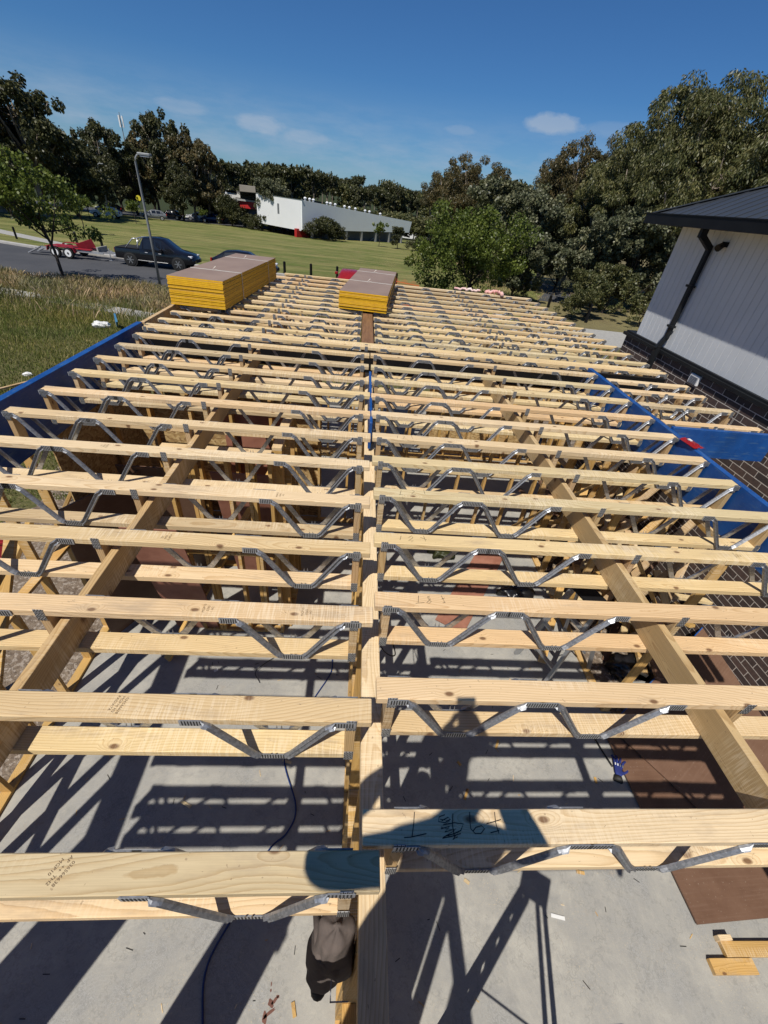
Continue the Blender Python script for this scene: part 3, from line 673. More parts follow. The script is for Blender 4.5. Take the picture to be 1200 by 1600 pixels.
# ------------------------------------------------------------------ yellow board packs
def pack(loc, rz, w, L, n, ts, label, straps):
    root = empty('floorboard_pack', loc, rz, label, 'board pack', 'packs of yellow edged floor boards')
    mb = MB()
    for k in range(n):
        j = random.gauss(0, .004); jy = random.gauss(0, .006)
        mb = MB(); mb.box(j, w + j, jy, L + jy, k * ts + .0008, (k + 1) * ts - .0012, 0)
        if k == n - 1:
            mb2 = MB(); mb2.box(j + .0005, w + j - .0005, jy + .0005, L + jy - .0005, (k + 1) * ts - .0012, (k + 1) * ts + .0006, 0); mb2.build('top_face', M_['boardtop'], root)
        # side edges of each board are brown where unpainted (long sides), yellow on tongue ends
        me = mb.mesh('sheet', [M_['yellow'], M_['boardtop']]); mi = [1, 1, 0, 0, 0, 0]
        me.polygons.foreach_set('material_index', mi); link('sheet', me, root)
    H = n * ts
    for s in straps:
        mb = MB(); t = .0015; wd_ = .019
        mb.box(-.006, w + .006, s - wd_, s + wd_, H + .0012, H + .0012 + t); mb.box(w + .0055, w + .007, s - wd_ * .6, s + wd_ * .6, -.0, H + .002); mb.box(-.007, -.0055, s - wd_ * .6, s + wd_ * .6, 0, H + .002)
        mb.box(w * .5 - .02, w * .5 + .02, s - wd_ - .002, s + wd_ + .002, H + .003, H + .006)
        mb.add([(w * .42, s, H + .003), (w * .42 + .05, s + .02, H + .055), (w * .42 + .06, s + .01, H + .05)], [(0, 1, 2)])
        mb.build('strap', M_['strap'], root)
    for y in (.25, L / 2, L - .25):
        mb = MB(); mb.box(.02, w - .02, y, y + .07, -.02, -.0005); mb.build('bearer', M_['pine'], root)
    return root
pack((-2.76, 6.80, 3.021), R(-4.0), .79, 3.05, 17, .0218, 'large pack of yellow edged floor boards near the street', (.85, 2.45))
pack((-.37, 7.62, 3.021), R(-6.0), .80, 2.95, 13, .0205, 'smaller pack of yellow edged floor boards on the brown beam', (1.18, 2.45))
# ================================================================== MARKS ON THE TIMBER
def strokes(parent, lines, wdt=.0022, name='pencil_mark', mat='ink'):
    """lines in world x, y on the top of the floor; made local to the truss"""
    bx, by = parent.location.x, parent.location.y; z = TH + .0008
    for ln in lines:
        mb = MB(); P = [Vector((a[0] - bx, a[1] - by)) for a in ln]; n = len(P); vs = []
        for i, p in enumerate(P):
            d = (P[min(i + 1, n - 1)] - P[max(i - 1, 0)]).normalized(); q = Vector((-d.y, d.x)) * wdt / 2
            vs += [(*(p + q), z), (*(p - q), z)]
        mb.add(vs, [(2 * i, 2 * i + 1, 2 * i + 3, 2 * i + 2) for i in range(n - 1)]); mb.build(name, M_[mat], parent)
SA = [[(0.2636, 0.4783), (0.2582, 0.4463), (0.2503, 0.4136)], [(0.2254, 0.4118), (0.2477, 0.4129), (0.296, 0.4214)], [(0.388, 0.4737), (0.3816, 0.4417), (0.3829, 0.4128)], [(0.3614, 0.4707), (0.3424, 0.4651), (0.338, 0.4523), (0.3581, 0.4493), (0.3777, 0.4586), (0.3707, 0.4638), (0.3486, 0.4544)], [(0.3522, 0.4439), (0.3891, 0.4492), (0.4169, 0.4457), (0.4061, 0.4291), (0.3843, 0.421), (0.3555, 0.415), (0.3446, 0.4091), (0.3782, 0.4149), (0.4046, 0.4209)], [(0.343, 0.4335), (0.372, 0.4396), (0.3545, 0.4252), (0.3915, 0.4333), (0.363, 0.415), (0.3977, 0.425), (0.3766, 0.4056), (0.393, 0.4128)], [(0.344, 0.4587), (0.3744, 0.4543), (0.3436, 0.4376), (0.3857, 0.4292), (0.3474, 0.411)], [(0.444, 0.4779), (0.4395, 0.4499), (0.4387, 0.4331), (0.4505, 0.4206), (0.4684, 0.4205), (0.483, 0.4328), (0.4756, 0.4413), (0.4565, 0.4371), (0.4441, 0.4268)], [(0.5264, 0.4777), (0.523, 0.4495), (0.5265, 0.4202)], [(0.4997, 0.4224), (0.5296, 0.4284)], [(0.4924, 0.4463), (0.5199, 0.4517), (0.5424, 0.4572)]]
SC = [[(0.3674, 1.3895), (0.3608, 1.3442)], [(0.3478, 1.3395), (0.3926, 1.3458)], [(0.4158, 1.381), (0.4252, 1.3705), (0.4129, 1.3563), (0.4033, 1.3464), (0.4155, 1.343), (0.4275, 1.3543), (0.4145, 1.37), (0.4107, 1.3835), (0.4244, 1.3898)], [(0.4824, 1.3957), (0.4941, 1.351)], [(0.4814, 1.3735), (0.4987, 1.3813)], [(0.4832, 1.3491), (0.4975, 1.3525)]]
SD = [[(0.3093, 1.8409), (0.3006, 1.8025)], [(0.3522, 1.8292), (0.3724, 1.8461), (0.3771, 1.8274), (0.3499, 1.8009), (0.3785, 1.8013)], [(0.4424, 1.8518), (0.4496, 1.8032)], [(0.4217, 1.8348), (0.4576, 1.8188)]]
SE = [[(0.3405, 2.3145), (0.3295, 2.2606)], [(0.3223, 2.265), (0.3521, 2.263)], [(0.4173, 2.323), (0.4316, 2.3112), (0.4055, 2.274), (0.436, 2.2773)], [(0.4958, 2.3399), (0.5004, 2.2842)]]
SG = [[(0.3652, 3.1252), (0.3586, 3.0761)], [(0.4063, 3.1237), (0.4241, 3.1104), (0.4027, 3.0711), (0.4327, 3.0758)], [(0.4793, 3.1435), (0.4857, 3.0881)]]
for t_, s_ in ((RT[0], SA), (RT[2], SC), (RT[3], SD), (RT[4], SE), (RT[6], SG)): strokes(t_, s_, .0026 if t_ is RT[0] else .0022)
def stamp(parent, x, y, rot, lines, size=.012):
    """grading stamp printed on the timber"""
    vs, fs = [], []
    dg = bpy.context.evaluated_depsgraph_get()
    mbs = MB()
    for i, txt in enumerate(lines):
        cu = bpy.data.curves.new('t', 'FONT'); cu.body = txt; cu.size = size; cu.resolution_u = 2; cu.align_x = 'CENTER'
        to = bpy.data.objects.new('t', cu); COL.objects.link(to); bpy.context.view_layer.update()
        me = bpy.data.meshes.new_from_object(to.evaluated_get(bpy.context.evaluated_depsgraph_get()))
        Mx = Matrix.Rotation(rot, 4, 'Z') @ Matrix.Translation((0, -i * size * 1.15, 0))
        mbs.add([Mx @ v.co for v in me.vertices], [tuple(p.vertices) for p in me.polygons])
        bpy.data.objects.remove(to); bpy.data.curves.remove(cu); bpy.data.meshes.remove(me)
    o = mbs.build('grading_stamp', M_['inkfaint'], parent); o.location = (x - parent.location.x, y - parent.location.y, TH + .0007); return o
stamp(LT[0], -.722, .342, R(-118), ['036566638', 'AP  ++  TH2', 'MGP10'], .0135)
stamp(LT[1], -.78, .812, R(-105), ['036566638', 'MGP10 H2', 'RADIATA'], .014)
for i, x in ((2, -.62), (3, -.95), (4, -.45), (4, -2.3), (5, -1.7), (2, -.18)): stamp(LT[i], x, left_y[i] - CW / 2, R(random.choice((90, -90))), ['MGP10', '0365', 'H2'], .016)
for i, x in ((1, 1.9), (3, 2.4)): stamp(RT[i], x, right_y[i] - CW / 2, R(90), ['MGP10', '0365', 'H2'], .016)

# ================================================================== SMALL THINGS ON SITE
def cable(pts, rad, mat, label, cat='cable'):
    # Catmull-Rom through the points
    P = [Vector(p) for p in pts]; P = [P[0] * 2 - P[1]] + P + [P[-1] * 2 - P[-2]]; out = []
    for i in range(1, len(P) - 2):
        for k in range(8):
            t = k / 8; a, b, c, d = P[i - 1:i + 3]
            out.append(.5 * ((2 * b) + (c - a) * t + (2 * a - 5 * b + 4 * c - d) * t * t + (3 * b - a - 3 * c + d) * t ** 3))
    out.append(P[-2]); mb = MB(); mb.tube(out, rad, 8); o = mb.build('extension_lead', mat, smooth=True); tag(o, label, cat); return o
cable([(-.10, 3.04, .008), (-.10, 2.82, .008), (-.24, 2.54, .008), (-.42, 2.2, .008), (-.50, 1.86, .008), (-.33, 1.45, .008), (-.38, 1.25, .008), (-.52, 1.12, .008), (-.70, .74, .008), (-.83, .46, .008), (-.78, .19, .008), (-.6, -.3, .008)], .0075, M_['cordblue'], 'blue extension lead winding over the slab of the left bay')
cable([(-.79, 3.0, .006), (-.92, 2.86, .03), (-.97, 2.76, .04), (-.90, 2.66, .006)], .004, M_['cordblack'], 'short black wire curling on the slab of the left bay')
cable([(.20, 1.95, 2.2), (.30, 1.85, 1.9), (.42, 1.9, 1.75), (.36, 2.1, 1.8), (.22, 2.15, 2.1)], .005, M_['cordblack'], 'black lead looped against the centre wall frame')

# offcut pair at the bottom right
root = empty('timber_offcut', (3.02, .32, 0), R(-1), 'two short yellow timber offcuts nailed in a step, lying near the brown sheet', 'offcut')
for nm, (x0, x1, y0, y1, z0, z1) in (('short_block', (0, .36, 0, .09, 0, .045)), ('long_block', (.16, .85, .094, .184, 0, .045))):
    mb = MB(); mb.box(x0, x1, y0, y1, z0, z1); mb.build(nm, M_['stud'], root, bevel=.002)
beam('timber_offcut', 3.17, 3.28, .50, .535, .001, .07, M_['pine'], 'small pale wood block tucked under the sheet corner', 'offcut')

# small litter on the slab
for i in range(150):
    x = random.uniform(-2.4, 3.3); y = random.uniform(.15, 3.2)
    if abs(x - .13) < .12 or x > 3: continue
    a = random.uniform(0, 6.28); L = random.uniform(.008, .03); mb = MB()
    mb.box(-L, L, -.0025, .0025, 0, .003)
    o = mb.build('wood_splinter', random.choice([M_['stud'], M_['slot'], M_['pine'], M_['darkbark']]), loc=(x, y, .0005)); o.rotation_euler = (0, 0, a)
    tag(o, 'tiny wood splinter lying on the concrete slab', 'splinter', 'splinters scattered on the slab')
for i in range(16):
    x = random.uniform(-2.3, 3.0); y = random.uniform(.2, 3.0)
    if abs(x - .13) < .2: continue
    mb = MB(); L = random.uniform(.02, .06); mb.box(-L, L, -.012, .012, 0, .008)
    o = mb.build('wood_chip', random.choice([M_['pine'], M_['stud'], M_['paper']]), loc=(x, y, .0008)); o.rotation_euler = (0, 0, random.uniform(0, 3)); tag(o, 'small pale wood chip lying on the concrete slab', 'wood chip', 'wood chips on the slab')
# red brown stain on slab
mb = MB()
def blob(mb, cx, cy, rx, ry, z, n=14, jag=.25, rot=0):
    pts = []
    for k in range(n):
        t = 2 * math.pi * k / n; r = 1 + random.uniform(-jag, jag); x = math.cos(t) * rx * r; y = math.sin(t) * ry * r
        pts.append((cx + x * math.cos(rot) - y * math.sin(rot), cy + x * math.sin(rot) + y * math.cos(rot), z))
    mb.add([(cx, cy, z)] + pts, [(0, 1 + k, 1 + (k + 1) % n) for k in range(n)])
for cx, cy, rx, ry, rt in ((-.350, .225, .045, .010, .5), (-.375, .205, .016, .03, .2), (-.345, .27, .018, .022, .9), (-.318, .285, .03, .01, .7), (-.30, .30, .012, .008, 0), (-.355, .33, .006, .008, 0), (-.357, .36, .004, .012, 0)):
    blob(mb, cx, cy, rx, ry, .0012, rot=rt)
o = mb.build('paint_stain', M_['stain']); tag(o, 'red brown stain like a figure five on the slab', 'stain')

# work glove with strap
def glove(loc, rz):
    root = empty('work_glove', loc, rz, 'blue and black work glove lying palm down beside the brown sheet', 'glove')
    me = bpy.data.meshes.new('glove'); 
    vs = [(0, 0, 0), (0, .05, .01), (0, .11, .012)]; es = [(0, 1), (1, 2)]; rad = [(.034, .02), (.042, .022), (.044, .02)]
    for i, (x, L, bend) in enumerate(((-.036, .085, -.2), (-.012, .10, -.05), (.012, .095, .12), (.036, .075, .3))):
        b = len(vs); vs += [(x, .12, .012), (x + bend * .03, .12 + L * .45, .02), (x + bend * .09, .12 + L * .8, .012), (x + bend * .14, .12 + L, .004)]
        es += [(2, b), (b, b + 1), (b + 1, b + 2), (b + 2, b + 3)]; rad += [(.013, .013), (.0125, .012), (.012, .011), (.010, .009)]
    b = len(vs); vs += [(.05, .055, .006), (.085, .085, .004), (.10, .115, .002)]; es += [(1, b), (b, b + 1), (b + 1, b + 2)]; rad += [(.016, .014), (.014, .013), (.012, .011)]
    me.from_pydata(vs, es, []); me.materials.append(M_['gloveblue']); o = link('glove_body', me, root); m = o.modifiers.new('s', 'SKIN')
    for i, r_ in enumerate(rad): me.skin_vertices[0].data[i].radius = r_
    me.skin_vertices[0].data[0].use_root = True
    o.modifiers.new('ss', 'SUBSURF').levels = 2; o.modifiers['ss'].render_levels = 2
    mb = MB(); mb.tube([(0, -.045, 0), (0, .0, 0)], [.045, .037], 14); mb.build('cuff', M_['slot'], root, smooth=True)
    for x in (-.036, -.012, .012, .036):
        mb = MB(); mb.box(x - .006, x + .006, .10, .125, .026, .034); mb.build('knuckle_pad', M_['carwhite'] if x < 0 else M_['cargrey'], root, bevel=.003)
glove((2.93, 1.70, .025), R(-25))
cable([(2.80, 2.25, 0.03), (2.85, 2.1, .02), (2.88, 1.95, .02), (2.92, 1.80, .02)], .009, M_['cordblack'], 'black strap end leading to the blue work glove', 'strap')

# brown fleece hanging on the centre frame
def jacket():
    root = empty('fleece_jacket', (.040, .27, 2.12), 0, 'dark brown fleece jacket hanging on the centre wall frame near the camera', 'jacket')
    n, m = 48, 72; vs = []; fs = []
    for i in range(n + 1):
        v = i / n; z = .52 * (1 - v); prof = min(1, v * 14 + .25) * (.55 + .45 * math.sin(min(v * 1.6, 1) * math.pi / 2)) * math.sqrt(max(0, 1 - max(0, (v - .55) / .45) ** 2.2)) + .02
        for k in range(m):
            t = 2 * math.pi * k / m
            f = 1 + .085 * math.sin(3 * t + 4 * v + 1.2 * math.sin(6 * v)) + .05 * math.sin(2 * t - 9 * v + 1) + .02 * math.sin(9 * t + 12 * v + 2 * math.sin(3 * t)) - .10 * math.exp(-((math.sin((t - 3.6 - 2.2 * v) / 2)) / .10) ** 2) - .08 * math.exp(-((math.sin((t - 4.6 + 1.6 * v) / 2)) / .08) ** 2)
            x = math.cos(t) * .092 * prof * f - .022 * v; y = math.sin(t) * .085 * prof * f - .05 * v
            vs.append((min(x, .062), y, z + .003 * math.sin(5 * t + 8 * v)))
    for i in range(n):
        for k in range(m): fs.append((i * m + k, i * m + (k + 1) % m, (i + 1) * m + (k + 1) % m, (i + 1) * m + k))
    vs += [(0, 0, .56), (-.02, -.05, -.01)]; a = len(vs) - 2
    for k in range(m): fs.append((a, (k + 1) % m, k)); fs.append((a + 1, n * m + k, n * m + (k + 1) % m))
    mb = MB(); mb.add(vs, fs); mb.build('cloth_body', M_['jacket'], root, smooth=True)
    mb = MB(); mb.tube([(-.045, -.085, .05), (-.052, -.10, .0), (-.05, -.105, -.03)], [.03, .028, .02], 12); mb.build('cuff', M_['slot'], root, smooth=True)
    mb = MB(); mb.tube([(-.07, .05, .40), (-.045, -.05, .42), (.0, -.075, .36), (.02, -.06, .28)], [.014, .024, .022, .010], 12); mb.build('hood', M_['jacket'], root, smooth=True)
jacket()
# steel brackets and strapping by the centre frame
for i, y in enumerate((.12, .25)):
    mb = MB(); mb.box(0, .06, 0, .003, 0, .02); mb.box(0, .003, 0, .05, 0, .02)
    o = mb.build('steel_bracket', M_['galv'], loc=(.03, y, 2.45 - i * .2)); tag(o, ['thin', 'lower'][i] + ' steel bracket on the centre stud by the jacket', 'bracket')
# red level / marker on blue beam
root = empty('red_bag', (3.15, 3.28, 3.002), R(6), 'crumpled red plastic packet lying across the blue beam', 'packet')
mb = MB(); n_ = 9
vs = [(.11 * (i / 8 - .5) * (1 + .2 * random.random()), .2 * (j / 8), .012 + .018 * random.random() * math.sin(math.pi * i / 8)) for j in range(9) for i in range(9)]
mb.add(vs, [(j * 9 + i, j * 9 + i + 1, (j + 1) * 9 + i + 1, (j + 1) * 9 + i) for j in range(8) for i in range(8)]); mb.build('packet', M_['carred'], root)
mb = MB(); mb.box(-.012, .012, .12, .16, .024, .032); mb.build('label_tag', M_['white'], root)
# red crate left outside
root = empty('red_crate', (-5.35, 4.45, -.12), R(15), 'red plastic crate on the dirt left of the slab', 'crate')
mb = MB(); mb.box(0, .55, 0, .38, 0, .03)
for a in ((0, .55, 0, .02), (0, .55, .36, .38), (0, .02, .02, .36), (.53, .55, .02, .36)): mb.box(*a, .03, .28)
mb.build('crate_box', M_['redp'], root, bevel=.004)
mb = MB(); mb.box(-.012, .562, -.012, .008, .26, .29); mb.box(-.012, .562, .372, .392, .26, .29); mb.build('rim', M_['carred'], root)
# aluminium step ladder seen between trusses on the right
def stepladder(loc, rz, h, label, n=5, spread=.55, wd=.5):
    root = empty('step_ladder', loc, rz, label, 'step ladder')
    for s in (-1, 1):
        mb = MB(); mb.bar((-spread, s * wd / 2, 0), (-.04, s * wd * .36, h), .035, .07, 0); mb.build('front_rail', M_['alu'], root)
        mb = MB(); mb.bar((spread, s * wd / 2, 0), (.04, s * wd * .36, h), .025, .045, 0); mb.build('rear_rail', M_['alu'], root)
    for k in range(1, n + 1):
        t = k / (n + 1); x = -spread + t * (spread - .04); w_ = wd * (1 - .28 * t)
        mb = MB(); mb.box(x - .025, x + .025, -w_ / 2, w_ / 2, t * h - .012, t * h + .012); mb.build('step', M_['alu'], root)
    mb = MB(); mb.box(-.12, .12, -wd * .4, wd * .4, h, h + .025); mb.build('top_cap', M_['blackm'], root)
    mb = MB(); mb.bar((spread * .5, -wd * .43, h * .5), (-spread * .5, -wd * .43, h * .5), .004, .02); mb.build('spreader', M_['alu'], root); mb = MB(); mb.bar((spread * .5, -wd * .4, h * .3), (spread * .5, wd * .4, h * .3), .01, .03); mb.build('spreader', M_['alu'], root)
    return root
stepladder((2.72, 3.05, 0), R(20), 1.25, 'short aluminium step ladder standing under the right bay', 3, .38)
stepladder((1.08, -.30, 0), R(-30), 2.1, 'tall aluminium step ladder standing behind the photographer', 6, .46, .26)
# offcut pile between right frame and the brick wall
for i in range(74):
    x = random.uniform(3.4, 4.6); y = random.uniform(3.4, 6.6); L = random.uniform(.5, 1.7); a = R(random.gauss(70, 40)); z = -.06 + .013 * i + random.uniform(0, .08)
    mb = MB(); mb.box(-L / 2, L / 2, -.045, .045, 0, random.choice((.035, .045)))
    o = mb.build('timber_offcut', random.choice([M_['stud'], M_['pine'], M_['pine_old'], M_['pine'], M_['ply']]), loc=(x, y, z), bevel=.002); o.rotation_euler = (R(random.gauss(0, 16)), R(random.gauss(0, 20)), a)
    tag(o, 'timber offcut in the heap between the right wall frame and the dark brick wall', 'offcut', 'offcuts heaped beside the brick wall')
for i in range(14):
    y = 3.6 + .2 * i + random.uniform(-.06, .06); a = Vector((random.uniform(3.3, 3.8), y, -.1)); b = Vector((random.uniform(4.3, 4.7), y + random.uniform(-.6, .6), random.uniform(1.3, 2.2))); L = (b - a).length
    mb = MB(); mb.box(0, L, -.045, .045, -.018, .018); o = mb.build('timber_length', random.choice([M_['stud'], M_['pine_old']]), loc=a, bevel=.002); o.rotation_euler = (b - a).to_track_quat('X', 'Z').to_euler()
    tag(o, 'long timber leaning on the dark brick wall above the offcut heap', 'timber', 'timbers leaning on the brick wall')
for i in range(9):
    x = random.uniform(3.5, 4.5); y = random.uniform(2.5, 3.5); mb = MB(); mb.box(0, .23, 0, .11, 0, .076)
    o = mb.build('brick_paver', M_['conc'], loc=(x, y, -.11 + .02 * i), bevel=.004); o.rotation_euler = (R(random.gauss(0, 8)), R(random.gauss(0, 8)), random.uniform(0, 3.1))
    tag(o, 'grey paver brick in the rubble by the brick wall', 'brick', 'paver bricks in the rubble')
def lump(loc, r, mat, name, label, cat, seed, sq=.6):
    rg = np.random.default_rng(seed); bm = bmesh.new(); bmesh.ops.create_icosphere(bm, subdivisions=4, radius=1)
    ph = rg.uniform(0, 6, 12)
    for v in bm.verts:
        c = v.co; f = 1 + .13 * math.sin(5 * c.x + ph[0] + 2 * math.sin(4 * c.y)) + .1 * math.sin(9 * c.y + ph[1] + c.z * 4) + .07 * math.sin(15 * c.z + ph[2] + 5 * c.x) + .05 * math.sin(23 * c.x + 11 * c.y + ph[3])
        v.co = (c.x * r * f, c.y * r * f * .8, max(c.z * sq * r * f, -.3 * r) + .3 * r)
    me = bpy.data.meshes.new(name); bm.to_mesh(me); bm.free(); me.materials.append(mat); me.polygons.foreach_set('use_smooth', [True] * len(me.polygons))
    o = link(name, me, None, loc); tag(o, label, cat); return o
lump((2.55, 4.15, 0), .26, M_['bag'], 'rubbish_bag', 'black rubbish bag on the slab by the right wall frame', 'rubbish bag', 3)
lump((3.75, 3.0, -.12), .24, M_['bag'], 'rubbish_bag', 'black rubbish bag outside among the paver bricks', 'rubbish bag', 5)
lump((1.55, 5.0, 0), .20, M_['leaf_dark'], 'garden_rubbish', 'heap of green and brown packaging on the far slab', 'rubbish heap', 9)
lump((-10.0, 17.6, gz(-10, 17.6)), .30, M_['paper'], 'white_bag', 'white and pale blue bag lying in the long grass', 'bag', 6, .45)
lump((-9.0, 11.7, gz(-9, 11.7)), .11, M_['paper'], 'paper_scrap', 'white paper scrap in the grass left of the blue beam', 'scrap', 8, .5)
mb = MB(); mb.bar((-9.6, 18.0, gz(-9, 18) + .05), (-9.15, 17.2, gz(-9, 17) + .5), .06, .3)
o = mb.build('blue_board', simple('pale_blue_board', (.05, .22, .42), rough=.5)); tag(o, 'pale blue board sticking up beside the white bag', 'board')
mb = MB(); mb.bar((-9.1, 9.9, -.15), (-7.6, 13.0, -.2), .07, .045)
o = mb.build('grey_plank', M_['pine_old']); tag(o, 'weathered plank lying in grass beside the blue beam', 'plank')
# timber lengths under the short trusses
for i, (x, w_) in enumerate(((3.52, .09), (3.63, .045), (3.70, .09), (3.83, .07))):
    beam('timber_length', x, x + w_, 1.4, 3.52, 2.52 + .01 * (i % 2), 2.60 + .01 * (i % 2), M_['pine'], ['first', 'second', 'third', 'outermost'][i] + ' of four loose timbers stacked beyond the blue beam', 'timber', along='y', group='loose timbers beyond the blue beam')
# yellow power tool on the truss
root = empty('power_tool', (3.42, 5.02, 2.76), R(30), 'yellow and black cordless tool resting under the short trusses', 'power tool')
mb = MB(); mb.tube([(-.12, 0, .1), (0, 0, .1), (.1, 0, .1)], [.045, .05, .03], 12); mb.build('body', M_['yellowpl'], root, smooth=True)
mb = MB(); mb.bar((-.03, 0, .09), (-.06, 0, -.05), .04, .05); mb.box(-.11, .02, -.04, .04, -.10, -.05); mb.build('handle', M_['blackm'], root, bevel=.006)
# orange safety mesh and pink wrap past the far end
mb = MB(); x0, x1, y_ = .35, 1.35, 11.55
for k in range(8): mb.bar((x0, y_, 2.55 + k * .065), (x1, y_ - .4, 2.5 + k * .065 + .02 * math.sin(k)), .004, .012)
for k in range(45): x = x0 + (x1 - x0) * k / 44; y = y_ - .4 * k / 44; mb.bar((x, y, 2.5), (x, y, 3.03 + .03 * math.sin(k * .7)), .004, .010)
o = mb.build('safety_mesh', M_['orange']); tag(o, 'orange safety mesh strung beyond the far end of the floor', 'safety mesh')
def wrap(pts, r, label, seed):
    rg = random.Random(seed); mb = MB(); P = []
    for a, b in zip(pts[:-1], pts[1:]):
        for k in range(8): u = k / 8; P.append([a[i] * (1 - u) + b[i] * u + rg.uniform(-.03, .03) for i in range(3)])
    mb.tube(P, [r * rg.uniform(.5, 1.3) for _ in P], 7); o = mb.build('plastic_wrap', M_['pinktarp'], smooth=True); tag(o, label, 'plastic wrap')
wrap([(2.2, 11.2, 2.98), (2.6, 11.1, 3.02), (2.85, 10.95, 3.0)], .03, 'pink and white plastic wrap bunched at the far floor edge', 2)
wrap([(2.9, 10.9, 3.03), (3.15, 10.8, 3.06), (3.3, 10.7, 3.02)], .045, 'second bunch of pink wrap nearer the right corner', 4)

# plank that the photographer stands on
beam('scaffold_plank', -.75, 1.15, -.63, -.40, 2.958, 2.996, M_['pine_old'], 'weathered scaffold plank the photographer stands on', 'plank')
beam('scaffold_plank', -.75, 1.15, -.385, -.16, 2.958, 2.996, M_['pine_old'], 'second scaffold plank under the toes of the photographer', 'plank')

# ================================================================== PHOTOGRAPHER
def person():
    root = empty('person', (-.09, -.36, 2.997), 0, 'person in navy shirt and dark shorts standing on the planks holding up a phone', 'person')
    Vv = []; Ee = []; Rr = []
    def chain(start, pts):
        prev = start
        for p, r_ in pts:
            Vv.append(p); Rr.append(r_ if hasattr(r_, '__len__') else (r_, r_)); i = len(Vv) - 1
            if prev is not None: Ee.append((prev, i))
            prev = i
        return prev
    pel = chain(None, [((0, -.06, .95), (.155, .12))]); ch = chain(pel, [((0, -.06, 1.12), (.14, .11)), ((0, -.05, 1.28), (.165, .12)), ((0, -.04, 1.38), (.13, .10))])
    chain(ch, [((0, -.02, 1.47), .06), ((0, .0, 1.54), .06)])
    for s in (-1, 1):
        chain(pel, [((s * .10, -.05, .86), (.095, .10)), ((s * .12, -.02, .50), (.062, .065)), ((s * .125, -.04, .30), (.056, .06)), ((s * .13, -.05, .09), (.038, .042)), ((s * .135, .05, .045), (.045, .035)), ((s * .14, .14, .035), (.04, .03))])
        hx = .09 + s * .050
        sh = chain(ch, [((s * .17, -.04, 1.39), .065), ((s * .34, .04, 1.20), .058), ((s * .27, .16, 1.25), .048), ((hx + s * .05, .245, 1.40), .028), ((hx + s * .02, .28, 1.455), (.034, .018))])
        for k, (dx, dz) in enumerate(((-.010, .045), (-.006, .028), (0, .010), (.002, -.008))):
            b = (hx + s * .012, .295, 1.455 + dz * .6)
            chain(sh, [(b, .010), ((hx - s * .004, .318, 1.46 + dz), .009), ((hx - s * .022, .316, 1.462 + dz), .008)])
        chain(sh, [((hx + s * .005, .262, 1.475), .012), ((hx - s * .012, .268, 1.50), .010)])
    me = bpy.data.meshes.new('person_body'); me.from_pydata(Vv, Ee, [])
    for m in ('skin', 'hivis', 'shorts', 'boot'): me.materials.append(M_[m])
    tmp = bpy.data.objects.new('tmp', me); COL.objects.link(tmp); tmp.modifiers.new('s', 'SKIN')
    for i, r_ in enumerate(Rr): me.skin_vertices[0].data[i].radius = r_; me.skin_vertices[0].data[i].use_root = (i == 0)
    ss = tmp.modifiers.new('ss', 'SUBSURF'); ss.levels = 2
    bpy.context.view_layer.update()
    m2 = bpy.data.meshes.new_from_object(tmp.evaluated_get(bpy.context.evaluated_depsgraph_get()))
    bpy.data.objects.remove(tmp)
    if not m2.materials:
        for m in ('skin', 'hivis', 'shorts', 'boot'): m2.materials.append(M_[m])
    for p in m2.polygons:
        c = p.center; p.use_smooth = True
        if c.z < .14: p.material_index = 3
        elif .45 < c.z < 1.0 and abs(c.x) < .3 and c.y < .12: p.material_index = 2
        elif c.z >= 1.0 and c.y < .11 and c.z < 1.45 : p.material_index = 1
        else: p.material_index = 0
    link('body', m2, root)
    # head
    bm = bmesh.new(); bmesh.ops.create_uvsphere(bm, u_segments=28, v_segments=20, radius=1)
    for v in bm.verts:
        x, y, z = v.co; f = 1.0
        jaw = max(0, -z); v.co = (x * .076 * (1 - .28 * jaw), y * .098 * (1 - .12 * jaw) + .0, z * .122)
        if y > .8 and abs(x) < .28 and -.35 < z < .12: v.co.y += .022 * (1 - abs(x) / .28) * (1 - abs(z + .15) / .3)
        if y > .6 and .05 < z < .3 and .2 < abs(x) < .6: v.co.y -= .006
        if y > .75 and -.62 < z < -.5 and abs(x) < .4: v.co.y += .004
    mh = bpy.data.meshes.new('head'); bm.to_mesh(mh); bm.free(); mh.materials.append(M_['skin']); mh.polygons.foreach_set('use_smooth', [True] * len(mh.polygons))
    h = link('head', mh, root, (0, .02, 1.635), 0, (R(-22), 0, 0))
    for s in (-1, 1):
        mb = MB(); mb.tube([(s * .030, .086, .015), (s * .030, .094, .015)], [.012, .006], 10); mb.build('eye', M_['white'], h)
        mb = MB(); mb.tube([(s * .074, 0, -.03), (s * .086, -.006, 0), (s * .078, -.004, .03)], [.008, .012, .008], 8); mb.build('ear', M_['skin'], h, smooth=True)
    mb = MB(); mb.tube([(-.022, .09, -.065), (0, .095, -.067), (.022, .09, -.065)], [.003, .006, .003], 6); mb.build('mouth', M_['plypink'], h)
    mb = MB()
    for k in range(9):
        t = k / 8
    mb.tube([(0, -.004, .02), (0, -.004, .05), (0, -.002, .09), (0, 0, .118), (0, 0, .132)], [.086, .092, .083, .05, .012], 24)
    mb.build('cap_crown', M_['slot'], h, smooth=True)
    mb = MB(); mb.prism([(.085 * math.cos(t) * 1.0, .07 + .075 * math.sin(t)) for t in [math.pi * k / 10 for k in range(11)]], .045, .053); mb.build('cap_peak', M_['slot'], h)
    return root
person()
